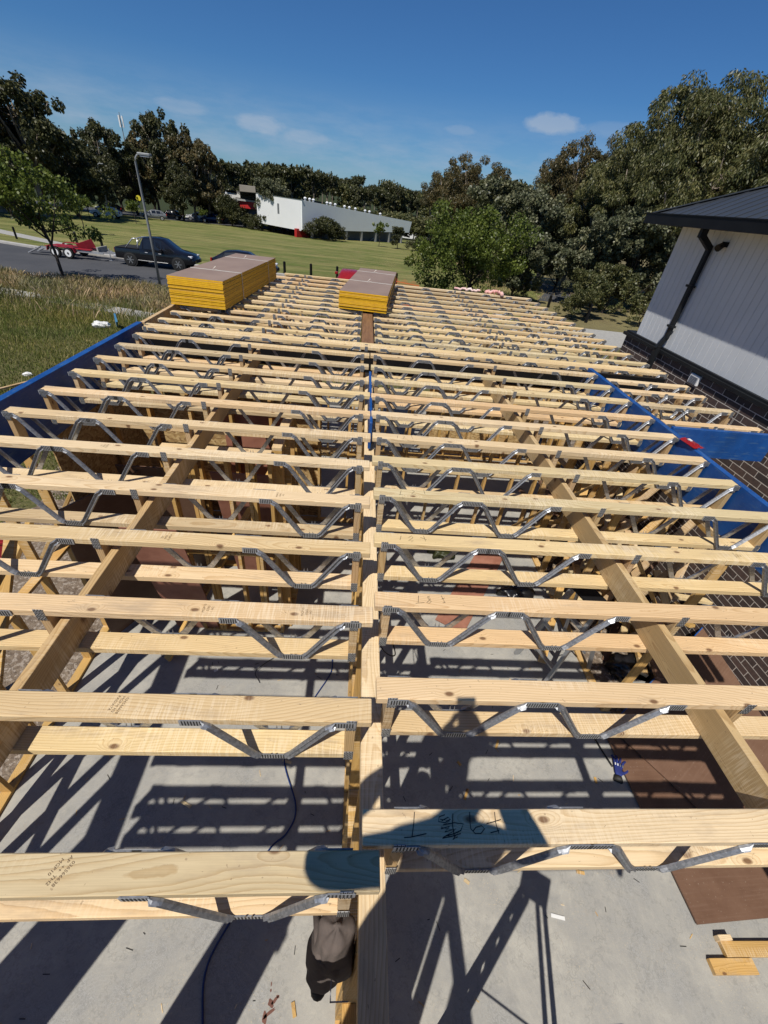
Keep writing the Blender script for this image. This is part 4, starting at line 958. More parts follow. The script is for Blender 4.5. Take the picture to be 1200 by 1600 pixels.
# the phone, held just behind the viewpoint
ph = MB(); ph.box(-.0375, .0375, -.135, .012, 0, .008)
po = ph.build('phone', M_['blackm'], bevel=.002); pm = mw.copy(); pm.translation = Vector((0, 0, CAMZ)) + mw.to_3x3() @ Vector((0, 0, .003)); po.matrix_world = pm
tag(po, 'black phone held up in both hands of the photographer', 'phone')
# ================================================================== NEIGHBOUR HOUSE
def house():
    root = empty('brick_house', (4.8, 0, 0), 0, 'dark brick house with pale vertical cladding and charcoal hip roof on the right', 'house')
    XB, YN, YF = 9.2, -7.0, 7.78
    mb = MB(); mb.box(0, XB, YN, YF, -.4, 3.02); mb.build('brick_wall', M_['brick'], root)
    # cladding: boards with real grooves
    def clad(length, name, M):
        mb = MB(); n = int(length / .125)
        for k in range(n + 1):
            a = k * .125; b = min(a + .117, length)
            if b - a > .02: mb.box(a, b, 0, .010, 3.10, 4.66, 0, M)
        mb.box(0, length, -.02, .005, 3.10, 4.66, 0, M)
        return mb.build(name, M_['siding'], root)
    clad(14.4, 'cladding', Matrix.Translation((.035, 7.55, 0)) @ Matrix.Rotation(-math.pi / 2, 4, 'Z') @ Matrix.Scale(-1, 4, (0, 1, 0)))
    clad(9.0, 'cladding', Matrix.Translation((.05, 7.55, 0)))
    mb = MB(); mb.box(.07, XB, YN, 7.50, 3.0, 4.66); mb.build('wall_core', M_['siding'], root)
    # sill capping between brick and cladding
    mb = MB(); mb.box(-.05, XB, YN, YF + .05, 3.022, 3.068); mb.box(-.012, .2, YN, YF + .02, 3.070, 3.098); mb.box(.2, XB, 7.5, YF + .02, 3.070, 3.098); mb.build('sill_capping', M_['trim'], root)
    # eaves
    ex, ey, ez = -.235, 7.90, 4.67
    mb = MB(); mb.box(ex + .02, .4, YN, ey - .02, ez - .012, ez); mb.box(.4, XB, 7.3, ey - .02, ez - .012, ez); mb.build('soffit', M_['soffit'], root)
    mb = MB(); mb.box(ex - .0, ex + .018, YN, ey - .0, ez - .02, ez + .10); mb.box(ex + .02, XB, ey - .018, ey, ez - .02, ez + .10); mb.build('fascia', M_['blackm'], root)
    mb = MB()
    for (x0, x1, y0, y1) in ((ex - .115, ex - .002, YN, ey + .115), (ex + .0, XB, ey + .002, ey + .115)):
        mb.box(x0, x1, y0, y1, ez - .03, ez - .022); 
    mb.box(ex - .120, ex - .113, YN, ey + .12, ez - .03, ez + .095); mb.box(ex - .113, XB, ey + .113, ey + .12, ez - .03, ez + .095); mb.box(ex - .128, ex - .112, YN, ey + .127, ez + .096, ez + .110); mb.box(ex - .112, XB, ey + .112, ey + .127, ez + .096, ez + .110)
    mb.build('gutter', M_['blackm'], root)
    # hip roof with ribs
    tn = .45; x0, y0, z0 = ex - .06, ey + .06, ez + .10; W = 5.2
    ap = (x0 + W, y0 - W, z0 + W * tn)
    mb = MB(); mb.add([(x0, YN, z0), (x0, y0, z0), ap, (x0 + W, YN, z0 + W * tn)], [(0, 3, 2, 1)]); mb.add([(x0, y0, z0), (x0 + 2 * W, y0, z0), ap], [(0, 2, 1)])
    mb.add([(x0 + 2 * W, YN, z0), (x0 + 2 * W, y0, z0), ap, (x0 + W, YN, z0 + W * tn)], [(0, 1, 2, 3)])
    for k in range(76):
        yy = y0 - .19 * k - .08
        if yy < YN + .1: break
        run = min(W, y0 - yy)
        for dx, hgt in ((0, .020),):
            mb.bar((x0, yy, z0 + .002), (x0 + run, yy, z0 + run * tn + .002), .02, .012)
    for k in range(54):
        xx = x0 + .19 * k + .1; run = min(xx - x0, x0 + 2 * W - xx)
        if run > .05: mb.bar((xx, y0, z0 + .002), (xx, y0 - run, z0 + run * tn + .002), .02, .012)
    mb.build('roof', M_['roofm'], root)
    mb = MB(); a = Vector((x0, y0, z0 + .004)); b = Vector((ap[0], ap[1], ap[2] + .004)); mb.bar(a, b, .16, .012); mb.bar(a + Vector((0, 0, .010)), b + Vector((0, 0, .010)), .06, .012)
    mb.bar(b, (ap[0], YN, ap[2] + .03), .16, .02); mb.build('ridge_cap', M_['roofm'], root)
    # downpipe
    mb = MB(); mb.bar((ex - .02, 6.62, ez - .03), (ex - .02, 6.62, ez - .13), .09, .06, 0, (0, 1, 0)); mb.bar((ex - .03, 6.62, ez - .10), (-.02, 6.68, ez - .24), .05, .072, 0)
    mb.bar((-.03, 6.68, ez - .20), (-.03, 6.68, 3.24), .072, .045, 0, (1, 0, 0)); mb.bar((-.03, 6.68, 3.26), (-.10, 6.68, 3.08), .072, .045, 0, (0, 1, 0))
    mb.bar((-.095, 6.68, 3.12), (-.095, 6.68, -.1), .085, .05, 0, (1, 0, 0)); mb.build('downpipe', M_['trim'], root)
    for z in (3.95, 3.4):
        mb = MB(); mb.box(-.075, .0, 6.62, 6.74, z, z + .03); mb.build('pipe_bracket', M_['trim'], root)
    fx = MB(); fx.box(-.02, .035, 6.42, 6.50, 4.47, 4.53); fx.tube([(-.02, 6.46, 4.49), (-.09, 6.44, 4.45)], [.035, .045], 10); fx.build('security_light', M_['blackm'], root)
    v = MB(); v.box(-.035, 0, 5.62, 5.82, 2.86, 3.0 - .035 + .03)
    o = v.build('vent_cover', M_['white'], root, bevel=.006)
    v = MB()
    for k in range(6): v.box(-.041, -.0352, 5.645, 5.795, 2.872 + k * .017, 2.880 + k * .017)
    v.build('vent_louvre', M_['cargrey'], o)
    # faint vertical control joint in the brickwork
    v = MB(); v.box(-.002, .001, 4.78, 4.788, -.3, 2.96); v.build('control_joint', M_['conc'], root)
house()
mb = MB(); 
o = beam('retaining_kerb', 4.9, 9.8, 16.2, 16.5, -.75, -.1, M_['conc'], 'low grey concrete kerb wall beyond the brick house corner', 'kerb wall')
o.rotation_euler = (0, 0, R(4))

# ================================================================== WAREHOUSE
A = Vector((-11.1, 89.3)); B = Vector((9.9, 113.6)); u = (B - A).normalized(); nrm = Vector((-u.y, u.x))
def warehouse():
    root = empty('warehouse', (A.x, A.y, 0), math.atan2(u.y, u.x), 'long pale grey warehouse with sloping roof line across the park', 'warehouse'); L = (B - A).length; D = 30; D2 = 12.4
    # local x along the front wall, local y away from the camera
    zb, zl, zr = -1.25, 3.0, .95
    mb = MB(); mb.add([(0, 0, zb), (L, 0, zb + .15), (L - .25 + .9, 0, zr), (0, 0, zl), (0, .3, zb), (L, .3, zb + .15), (L + .65, .3, zr), (0, .3, zl)], [(0, 1, 2, 3), (4, 7, 6, 5), (0, 4, 5, 1), (3, 2, 6, 7), (0, 3, 7, 4), (1, 5, 6, 2)])
    n = 1
    for k in range(1, n):
        x = k * 1.1; zt = zl + (zr - zl) * x / L; mb.box(x, x + .05, -.006, 0, zb + .15, zt - .15)
    mb.build('front_panel', M_['whsewall'], root)
    mb = MB(); mb.add([(.0, .31, zb - .2), (.0, D2, zb - .2), (0, D2, zl + .1), (0, .31, zl), (.3, .31, zb - .2), (.3, D2, zb - .2), (.3, D2, zl + .1), (.3, .31, zl)], [(0, 3, 2, 1), (4, 5, 6, 7), (0, 1, 5, 4), (2, 3, 7, 6), (0, 4, 7, 3), (1, 2, 6, 5)])
    mb.build('side_panel', M_['whsewhite'], root)
    mb = MB(); mb.add([(-.1, 0, zl + .02), (L + .6, 0, zr + .02), (L + .6, D, zr - .3), (3, D, zl - .3), (-.1, D2, zl + .1)], [(0, 1, 2, 3, 4)]); mb.box(-.1, .2, -.1, .1, zl, zl + .12)
    mb.build('roof', M_['cargrey'], root)
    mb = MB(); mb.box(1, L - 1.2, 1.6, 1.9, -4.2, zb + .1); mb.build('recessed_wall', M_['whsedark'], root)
    for k in range(7):
        x = 2.5 + k * (L - 5) / 6; mb = MB(); mb.box(x - .22, x + .22, -.02 + .05, .5, -4.2, zb + .02); mb.build('column', M_['conc'], root)
    mb = MB(); mb.bar((L - 12, 1.4, -3), (L - 8.5, 1.4, -1.4), .15, .15); mb.build('brace', M_['conc'], root)
    mb = MB(); mb.box(-.6, 3.0, .8, 1.4, -3.6, zb + .05); mb.build('red_wall', M_['redwall'], root)
    for k, x in enumerate((3.5, 4.6, 5.5, 9, 9.9, 11.2, 13.8, 15.2, 17, 20, 21.4, 25)):
        z = zl + (zr - zl) * x / L; mb = MB(); mb.tube([(x, 3, z - .1), (x, 3, z + .4)], .18, 10); mb.tube([(x, 3, z + .36), (x, 3, z + .46), (x, 3, z + .62)], [.28, .3, .1], 10); mb.build('roof_vent', M_['whsewhite'], root)
    mb = MB(); mb.box(-.02, -.0, 6, 6.5, .5, 2.0); mb.build('window', M_['cargrey'], root)
    # entrance block further back on the left
    def lp(az, D_):
        p = Vector((D_ * math.sin(R(az)), D_ * math.cos(R(az)))) - A; return (p.dot(u), p.dot(nrm))
    def pris(nm, q, z0, z1, m): k = MB(); k.prism(q, z0, z1); k.build(nm, M_[m], root)
    pris('side_block', [lp(-13.5, 113), lp(-11.9, 113), lp(-11.9, 122), lp(-13.5, 122)], -3, 3.9, 'tan')
    pris('canopy', [lp(-13.6, 106), lp(-11.3, 104), lp(-11.5, 111.5), lp(-13.8, 112)], .35, 1.45, 'redwall')
    pris('canopy_roof', [lp(-13.9, 105.8), lp(-11.2, 103.8), lp(-11.4, 112), lp(-14.0, 112.5)], 1.47, 1.75, 'conc')
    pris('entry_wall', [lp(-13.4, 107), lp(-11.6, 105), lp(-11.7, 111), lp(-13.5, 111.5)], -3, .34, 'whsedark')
    pris('awning', [lp(-15.6, 112), lp(-13.9, 110), lp(-13.8, 118), lp(-15.2, 119)], 2.2, 2.5, 'whsewhite')
warehouse()
def lowhouse(name, x, y, rz, w, d, h, rh, wall, roof, label):
    z = gz(x, y); root = empty(name, (x, y, z), rz, label, 'building')
    mb = MB(); mb.box(-w / 2, w / 2, -d / 2, d / 2, -1, h); mb.build('wall', wall, root)
    mb = MB(); mb.add([(-w / 2 - .4, -d / 2 - .4, h), (w / 2 + .4, -d / 2 - .4, h), (w / 2 + .4, d / 2 + .4, h), (-w / 2 - .4, d / 2 + .4, h), (-w / 2 + d / 2, 0, h + rh), (w / 2 - d / 2, 0, h + rh)], [(0, 1, 5, 4), (1, 2, 5), (2, 3, 4, 5), (3, 0, 4), (0, 3, 2, 1)]); mb.build('roof', roof, root)
    for k in range(3):
        mb = MB(); xx = -w / 2 + w * (k + .5) / 3; mb.box(xx - .7, xx + .7, -d / 2 - .04, -d / 2 - .005, h - 1.9, h - .7); mb.build('window', M_['glass'], root)
lowhouse('hall', -30.5, 118, R(10), 10, 7, 4.2, 1.4, M_['tan'], M_['conc'], 'tan hall with pale roof behind the bushes left of the warehouse')
lowhouse('hillside_house', 17, 150, R(-20), 12, 8, 2.6, 1.8, M_['whsewhite'], M_['cargrey'], 'white walled house glimpsed right of the warehouse')
lowhouse('hillside_house', -48, 240, R(20), 14, 8, 3, 2, M_['whsewhite'], M_['conc'], 'pale house far up the hill left of the warehouse')
lowhouse('hillside_house', 28, 170, R(10), 12, 8, 3, 2, M_['tan'], M_['redp'], 'tan house behind the trees on the far right hillside')

# ================================================================== VEHICLES
def wheel(root, x, y, r, w, side, rimmat):
    wroot = MB(); wroot.tube([(x, y - w / 2, r), (x, y - w * .4, r), (x, y + w * .4, r), (x, y + w / 2, r)], [r * .9, r, r, r * .9], 24); t = wroot.build('wheel', M_['rubber'], root, smooth=False)
    mb = MB(); yo = y + side * w / 2
    mb.tube([(x, yo - side * .02, r), (x, yo + side * .006, r)], [r * .66, r * .64], 24)
    o = mb.build('rim', M_[rimmat] if rimmat != 'spoke' else M_['rubber'], t)
    if rimmat == 'spoke':
        mb = MB()
        for k in range(6):
            a = k * math.pi / 3; mb.bar((x, yo + side * .012, r), (x + math.cos(a) * r * .62, yo + side * .008, r + math.sin(a) * r * .62), .035, .05)
        mb.build('spoke', M_['cargrey'], t)
    else:
        mb = MB(); mb.tube([(x, yo, r), (x, yo + side * .03, r)], [r * .2, r * .17], 10); mb.build('hub', M_['rubber'], t)
def loft(sections):
    rings = []
    for x, hw, zb, belt, top, ht in sections:
        h = [(hw * .90, zb), (hw * .985, zb + .12), (hw, (zb + belt) * .5 + .05), (hw * .955, belt), (ht, top - .05), (ht * .86, top), (0, top + .015)]
        rings.append([(x, y, z) for y, z in h] + [(x, -y, z) for y, z in h[-2::-1]])
    return rings
def car(loc, rz, paint, label, kind='hatch', group=None, rim='alloy', cat='car'):
    root = empty('parked_car' if kind != 'ute' else 'pickup_truck', loc, rz, label, cat, group)
    if kind == 'ute':
        L = 5.3; S = [(0, .80, .55, .98, 1.02, .74), (.05, .90, .42, 1.02, 1.05, .84), (.9, .93, .40, 1.02, 1.05, .86), (1.70, .93, .38, 1.02, 1.05, .86), (1.74, .93, .38, 1.04, 1.30, .76), (1.98, .93, .36, 1.05, 1.74, .66), (2.7, .93, .35, 1.05, 1.79, .66), (3.25, .93, .35, 1.05, 1.72, .64), (4.02, .93, .36, 1.04, 1.16, .78), (4.5, .92, .38, 1.00, 1.08, .76), (5.0, .87, .42, .88, .98, .68), (5.22, .76, .46, .74, .84, .56), (5.3, .66, .50, .64, .70, .45)]
        W = (1.02, 4.22); r = .39; cab = (5, 7); scr = ((4, 5), (7, 8))
    else:
        L = 4.5; S = [(0, .62, .5, .72, .85, .5), (.08, .80, .40, .86, .98, .62), (.35, .87, .34, .92, 1.10, .66), (.9, .90, .32, .94, 1.42, .60), (1.7, .90, .30, .95, 1.50, .60), (2.5, .90, .30, .95, 1.46, .60), (3.3, .89, .31, .93, 1.02, .72), (3.9, .86, .34, .84, .92, .66), (4.35, .76, .40, .68, .76, .52), (4.5, .60, .45, .58, .64, .42)]
        W = (.85, 3.55); r = .33; cab = (3, 5); scr = ((2, 3), (5, 6))
    R_ = loft(S); n = len(R_[0]); mb = MB(); vs = [v for r_ in R_ for v in r_]; fs = []
    for i in range(len(R_) - 1):
        for j in range(n - 1): fs.append((i * n + j, (i + 1) * n + j, (i + 1) * n + j + 1, i * n + j + 1))
        fs.append((i * n + n - 1, (i + 1) * n + n - 1, (i + 1) * n, i * n))
    fs.append(tuple(range(n))); fs.append(tuple((len(R_) - 1) * n + k for k in range(n - 1, -1, -1))); mb.add(vs, fs); body = mb.build('body', M_[paint], root, smooth=True)
    e = body.modifiers.new('e', 'EDGE_SPLIT'); e.split_angle = R(38)
    def pane(quad, name='window', ins=.10, mat='glass'):
        q = [Vector(p) for p in quad]; nn = (q[1] - q[0]).cross(q[3] - q[0]).normalized(); c = sum(q, Vector()) / 4
        if nn.dot(c - Vector((L / 2, 0, 1.0))) < 0: nn = -nn
        p = []
        for k in range(4):
            a = q[k]; p.append(a + (q[(k + 1) % 4] - a) * ins * .5 + (q[k - 1] - a) * ins + nn * .008)
        m = MB(); m.add(p + [v - nn * .006 for v in p], [(0, 1, 2, 3), (7, 6, 5, 4), (0, 4, 5, 1), (1, 5, 6, 2), (2, 6, 7, 3), (3, 7, 4, 0)]); m.build(name, M_[mat], root)
    a, b = cab
    for i in range(a, b):
        for (j0, j1) in ((3, 4), (n - 4, n - 5)): pane([R_[i][j0], R_[i + 1][j0], R_[i + 1][j1], R_[i][j1]])
    for i0, i1 in scr:
        hi, lo = (i1, i0) if S[i1][4] > S[i0][4] else (i0, i1)
        pane([R_[lo][4], R_[hi][4], R_[hi][n - 5], R_[lo][n - 5]], 'windscreen', .06)
        for (j0, j1) in ((3, 4), (n - 4, n - 5)): pane([R_[i0][j0], R_[i1][j0], R_[i1][j1], R_[i0][j1]], 'quarter_window', .16)
    for wx in W:
        for s in (-1, 1):
            m = MB(); m.tube([(wx, s * .60, r), (wx, s * (S[3][1] + .004), r)], r * 1.16, 24); m.build('wheel_arch', M_['rubber'], root)
            wheel(root, wx, s * (S[3][1] - .09), r, .24, s, rim)
    for s in (-1, 1):
        zf = S[-3][3]; m = MB(); m.box(L - .42, L - .14, s * .66 - .13, s * .66 + .13, zf - .08, zf + .06); m.build('headlight', M_['headlamp'], root, bevel=.03)
        m = MB(); m.box(-.01, .10, s * .74 - .09, s * .74 + .09, .74, 1.0); m.build('tail_light', M_['taillamp'], root, bevel=.02)
        m = MB(); m.box(3.12 if kind == 'ute' else 2.75, 3.3 if kind == 'ute' else 2.9, s * 1.0 - .1, s * 1.0 + .1, 1.04, 1.2); m.build('mirror', M_[paint], root, bevel=.03)
        for x in ((2.1, 3.0) if kind == 'ute' else (1.3, 2.2)):
            m = MB(); m.box(x, x + .18, s * .945, s * .965, .90, .93); m.build('door_handle', M_['headlamp'] if kind == 'ute' else M_[paint], root)
    m = MB(); m.box(L - .06, L + .01, -.35, .35, .52, .70); m.build('grille', M_['rubber'], root); m = MB(); m.box(-.03, .02, -.26, .26, .56, .68); m.build('number_plate', M_['white'], root)
    if kind == 'ute':
        m = MB(); m.box(.12, 1.66, -.80, .80, 1.055, 1.075); m.build('tray_cover', M_['rubber'], root)
        for s in (-1, 1):
            m = MB(); m.tube([(.78, s * .78, 1.06), (1.32, s * .70, 1.62), (1.66, s * .66, 1.66)], .035, 8); m.tube([(1.60, s * .78, 1.06), (1.62, s * .66, 1.66)], .035, 8); m.build('sports_bar', M_['alloy'], root, smooth=True)
            m = MB(); m.tube([(1.55, s * .99, .42), (3.55, s * .99, .40)], .022, 8); m.build('side_step', M_['cargrey'], root)
        m = MB(); m.tube([(1.60, -.66, 1.66), (1.60, .66, 1.66)], .035, 8); m.build('sports_bar', M_['alloy'], root)
        m = MB(); m.box(-.14, .02, -.85, .85, .42, .56); m.build('rear_bumper', M_['alloy'], root, bevel=.02)
    return root
gr = gz(0, 33) + .03
car((-16.95, 34.85, gr), R(-1.5), 'carblack', 'black dual cab pickup with silver sports bar parked on the far side of the street', 'ute', rim='spoke', cat='pickup truck')
car((-10.6, 34.9, gr), R(-1), 'carblack', 'dark car parked ahead of the black pickup, half hidden by the yellow pack', 'hatch')
car((-.88, 29.4, gr), R(88), 'carred', 'red car just showing behind the smaller yellow pack', 'hatch')
car((1.15, 29.6, gr), R(91), 'carblue', 'blue car just visible right of the smaller yellow pack', 'hatch')
car((-39.6, 84.5, gz(-42, 85) + .05), R(190), 'carwhite', 'white car parked under the far left trees', 'hatch')
car((-45.5, 98, gz(-42, 95) + .05), R(190), 'carblack', 'black car parked left of the white one under the trees', 'hatch')
car((-36.6, 95.5, gz(-38, 96) + .05), R(200), 'cargrey', 'grey car parked right of the white one by the trees', 'hatch')
car((-36.8, 104, gz(-37, 104) + .05), R(185), 'carblack', 'dark car at the edge of the tree shade', 'hatch')
car((-33.0, 108.5, gz(-33, 108) + .05), R(195), 'carwhite', 'white car mostly hidden behind the trunks', 'hatch')
car((-29.8, 107.8, gz(-31, 108) + .05), R(185), 'carblue', 'bright blue car beside the rusty bush', 'hatch')
car((-49, 90, gz(-49, 90) + .05), R(190), 'carblack', 'dark car farthest left under the trees', 'hatch')
car((26.5, 50, gz(26, 50) + .05), R(100), 'carwhite', 'white car glimpsed under the trees beside the house', 'hatch')
def trailer():
    root = empty('car_trailer', (-22.0, 35.2, gr), R(-1), 'red tandem axle car trailer with white rims parked on the street', 'trailer')
    for x in (.95, 1.80):
        for s in (-1, 1): wheel(root, x, s * .88, .33, .2, s, 'white')
    for s in (-1, 1):
        mb = MB(); P = [(.45, .40), (.55, .66), (.75, .74), (2.0, .74), (2.2, .66), (2.3, .40)]
        for a, b in zip(P[:-1], P[1:]): mb.bar((a[0], s * .88, a[1]), (b[0], s * .88, b[1]), .26, .03)
        mb.build('mudguard', M_['redp'], root)
        mb = MB(); mb.bar((-.1, s * .62, .48), (4.0, s * .62, .48), .06, .12); mb.build('side_rail', M_['alloy'], root)
        mb = MB(); mb.bar((2.9, s * .55, .48), (4.9, 0, .48), .06, .10); mb.build('drawbar', M_['alloy'], root)
        mb = MB(); mb.bar((.2, s * .5, .60), (3.2, s * .5, .60), .42, .03); mb.build('wheel_track', M_['redp'], root)
        mb = MB(); mb.bar((-.15, s * .5, .52), (-1.1, s * .5, .08), .35, .05); mb.build('ramp', M_['alloy'], root)
    for x in (.3, 1.4, 2.6): 
        mb = MB(); mb.box(x, x + .08, -.6, .6, .42, .50); mb.build('crossmember', M_['redp'], root)
    mb = MB(); mb.bar((2.2, -.3, .62), (3.0, .3, .95), .1, .5); mb.build('tool_box', M_['redp'], root)
    mb = MB(); mb.tube([(4.1, 0, .0), (4.1, 0, .75)], .035, 8); mb.box(4.0, 4.2, -.1, .1, 0, .04); mb.build('jockey_stand', M_['alloy'], root)
    mb = MB(); mb.box(3.6, 3.7, -.62, .62, .46, .82); mb.build('winch_post', M_['conc'], root)
trailer()

# ================================================================== POLES, BOLLARDS, TOWER, SIGN
def lamp(loc, h, rz, label, arm=.55, r=.06):
    root = empty('street_lamp', loc, rz, label, 'street lamp')
    mb = MB(); P = [(0, 0, 0), (0, 0, h * .5), (0, 0, h - .35)] + [(arm * .5 * (1 - math.cos(t)), 0, h - .35 + .3 * math.sin(t)) for t in (.5, 1.0, 1.45)]
    mb.tube(P, [r * 1.25, r, r * .8, r * .75, r * .7, r * .65], 10); mb.build('pole', M_['metalpole'], root, smooth=True)
    mb = MB(); mb.box(arm * .35, arm * .35 + .62, -.13, .13, h - .09, h + .03); mb.build('lamp_head', M_['metalpole'], root, bevel=.03)
    mb = MB(); mb.box(arm * .35 + .12, arm * .35 + .56, -.10, .10, h - .12, h - .092); mb.build('lens', M_['headlamp'], root)
lamp((-11.4, 27.0, gz(-11, 27)), 6.05, R(-4), 'grey street lamp standing in front of the black pickup')
lamp((-42.2, 86, gz(-42, 86)), 7.0, R(10), 'distant street lamp by the white car', r=.09)
lamp((-43.8, 118, gz(-43, 118)), 7.5, R(200), 'pale lamp pole among the far left trunks', r=.09)
lamp((15.5, 62, gz(15, 62)), 6.0, R(200), 'small street lamp half buried in the trees beyond the bright green tree', r=.07)
def bollard(x, y, label=None):
    z = gz(x, y); root = empty('timber_bollard', (x, y, z), random.uniform(0, 1), label, 'bollard', None if label else 'dark bollards along the park edge')
    mb = MB(); mb.box(-.075, .075, -.075, .075, 0, .82); mb.build('post', M_['blackm'], root, bevel=.01); mb = MB(); mb.add([(-.075, -.075, .8205), (.075, -.075, .8205), (.075, .075, .8205), (-.075, .075, .8205), (0, 0, .87)], [(0, 1, 4), (1, 2, 4), (2, 3, 4), (3, 0, 4)]); mb.build('cap', M_['blackm'], root); return root
bp = [(-22.3, 39.3, 'leftmost dark bollard behind the trailer wheels'), (-20.6, 39.6, 'dark bollard behind the trailer drawbar'), (-28.6, 42, 'dark bollard behind the young street tree'), (-10.4, 37.6, 'dark bollard at the nose of the black pickup'), (-6.1, 37.6, 'first dark bollard right of the large yellow pack'), (-4.1, 38.0, 'second dark bollard right of the large yellow pack'), (-2.05, 38.2, 'dark bollard just left of the small yellow pack'), (2.7, 37.9, 'dark bollard right of the small yellow pack'), (14.3, 34.6, 'dark bollard on the right verge before the track'), (15.4, 30.2, 'tall dark post beside the small roadside shrub')]
for x, y, lb in bp:
    b = bollard(x, y, lb)
    if x in (-22.3, -20.6, 15.4): b.scale = (1, 1, 1.4)
root = empty('radio_mast', (-62, 143, gz(-62, 143)), 0, 'tall slim telecom mast rising above the left trees', 'mast')
mb = MB(); mb.tube([(0, 0, 0), (0, 0, 14.5)], [.35, .16], 10); mb.build('mast_pole', M_['metalpole'], root)
mb = MB(); mb.tube([(0, 0, 13.5), (0, 0, 19.2)], [.12, .07], 8); mb.build('mast_top', M_['metalpole'], root)
for k in range(3):
    a = k * 2.094 + .3; mb = MB(); mb.box(.45 * math.cos(a) - .14, .45 * math.cos(a) + .14, .45 * math.sin(a) - .1, .45 * math.sin(a) + .1, 16.4, 18.6); mb.bar((0, 0, 16.8), (.45 * math.cos(a), .45 * math.sin(a), 16.8), .06, .06); mb.bar((0, 0, 18.2), (.45 * math.cos(a), .45 * math.sin(a), 18.2), .06, .06); mb.build('antenna', M_['white'], root)
root = empty('road_sign', (-39.6, 92, gz(-40, 92)), 0, 'round yellow sign beside the white car', 'sign')
mb = MB(); mb.tube([(0, 0, 0), (0, 0, 2.6)], .04, 6); mb.build('post', M_['metalpole'], root)
mb = MB(); mb.tube([(0, -.05, 3.0), (0, -.02, 3.0)], .42, 16); mb.build('sign_face', M_['signy'], root)

# ================================================================== TREES
def leaf_quads(C, Rd, nper, ls, droop, rg, flat=.75, asp=.30):
    """leaf sized faces around cluster centres C with radii Rd"""
    n = len(C) * nper; ci = np.repeat(np.arange(len(C)), nper)
    d = rg.normal(size=(n, 3)); d /= np.linalg.norm(d, axis=1)[:, None]; r = rg.uniform(.25, 1, n) ** .5
    P = C[ci] + d * (r * Rd[ci])[:, None] * np.array([1, 1, flat])
    ax = rg.normal(size=(n, 3)); ax /= np.linalg.norm(ax, axis=1)[:, None]
    ax = ax * (1 - droop) + np.array([0, 0, -1.0]) * droop + d * .35; ax /= np.linalg.norm(ax, axis=1)[:, None]
    sd = np.cross(ax, rg.normal(size=(n, 3))); sd /= np.linalg.norm(sd, axis=1)[:, None]
    s = (ls * rg.uniform(.6, 1.3, n))[:, None]; a = ax * s; b = sd * s * asp
    V = np.stack([P - b * .4, P + a * .5 - b, P + a, P + a * .5 + b], 1)
    V[:, 0] = P; V = V.reshape(-1, 3); return V, np.arange(n * 4).reshape(-1, 4)
_tree = {}
def tree_meshes(key, seed, H, W, th, ncl, nper, ls, droop, leafm, barkm, crs=.17, lobes=7, lean=0, flat=.8, asp=.30, tr=None, lr=(.26, .42), rr0=.35):
    if key in _tree: return _tree[key]
    rg = np.random.default_rng(seed); cz = th + (H - th) * .5; rz_ = (H - th) / 2
    L = []
    for k in range(lobes):
        a = 2 * math.pi * k / lobes + rg.uniform(-.4, .4); rr = rg.uniform(rr0, .80); zz = rg.uniform(-.6, .85)
        L.append((math.cos(a) * rr * W / 2 * math.sqrt(max(.2, 1 - zz * zz * .6)) + lean * (zz + 1) * .5, math.sin(a) * rr * W / 2, cz + zz * rz_, rg.uniform(*lr)))
    L.append((lean, 0, H - .28 * W * .9, .33)); L = np.array(L)
    C = []
    while len(C) < ncl:
        l = L[rg.integers(len(L))]; d = rg.normal(size=3); d /= np.linalg.norm(d); R0 = l[3] * W
        p = l[:3] + d * R0 * rg.uniform(.45, 1.0) * np.array([1, 1, .85])
        if th * .75 < p[2] < H: C.append(p)
    C = np.array(C); Rd = W * crs * rg.uniform(.5, 1.05, len(C)) * .62
    V, F = leaf_quads(C, Rd, nper, ls, droop, rg, flat, asp); crown = npmesh('crown', V, F, M_[leafm])
    mb = MB(); tr = tr or H * .022; top = Vector((lean * .6, 0, cz + .1 * rz_)); mid = Vector((lean * .15 + rg.uniform(-.2, .2), rg.uniform(-.2, .2), th * .8))
    mb.tube([(0, 0, -.3), (0, 0, .1), mid, top], [tr * 1.5, tr * 1.15, tr * .8, tr * .3], 9)
    for l in L:
        s = mid.lerp(top, rg.uniform(0, .55)); e = Vector(l[:3]); m_ = s.lerp(e, .5) + Vector((0, 0, -.05 * H * rg.uniform(-.5, 1)))
        mb.tube([s, m_, e], [tr * .55, tr * .33, tr * .12], 6)
        for q in range(4):
            c = C[rg.integers(len(C))]; cv = Vector(c)
            if (cv - e).length < W * .45: mb.tube([m_.lerp(e, .5), (m_ + cv) / 2 + Vector((0, 0, .1)), cv], [tr * .2, tr * .12, tr * .05], 5)
    _tree[key] = (crown, mb.mesh('trunk', M_[barkm], True)); return _tree[key]
def tree(key, x, y, sx=1, sz=1, rz=0, label='', name='eucalyptus_tree', cat='tree', group=None, z=None, par=None):
    crown, trunk = tree_meshes(key, **(par or KIND[key]))
    root = empty(name, (x, y, (gz(x, y) if z is None else z) - .05), rz, label, cat, group); root.scale = (sx, sx, sz)
    link('crown', crown, root); link('trunk', trunk, root); return root
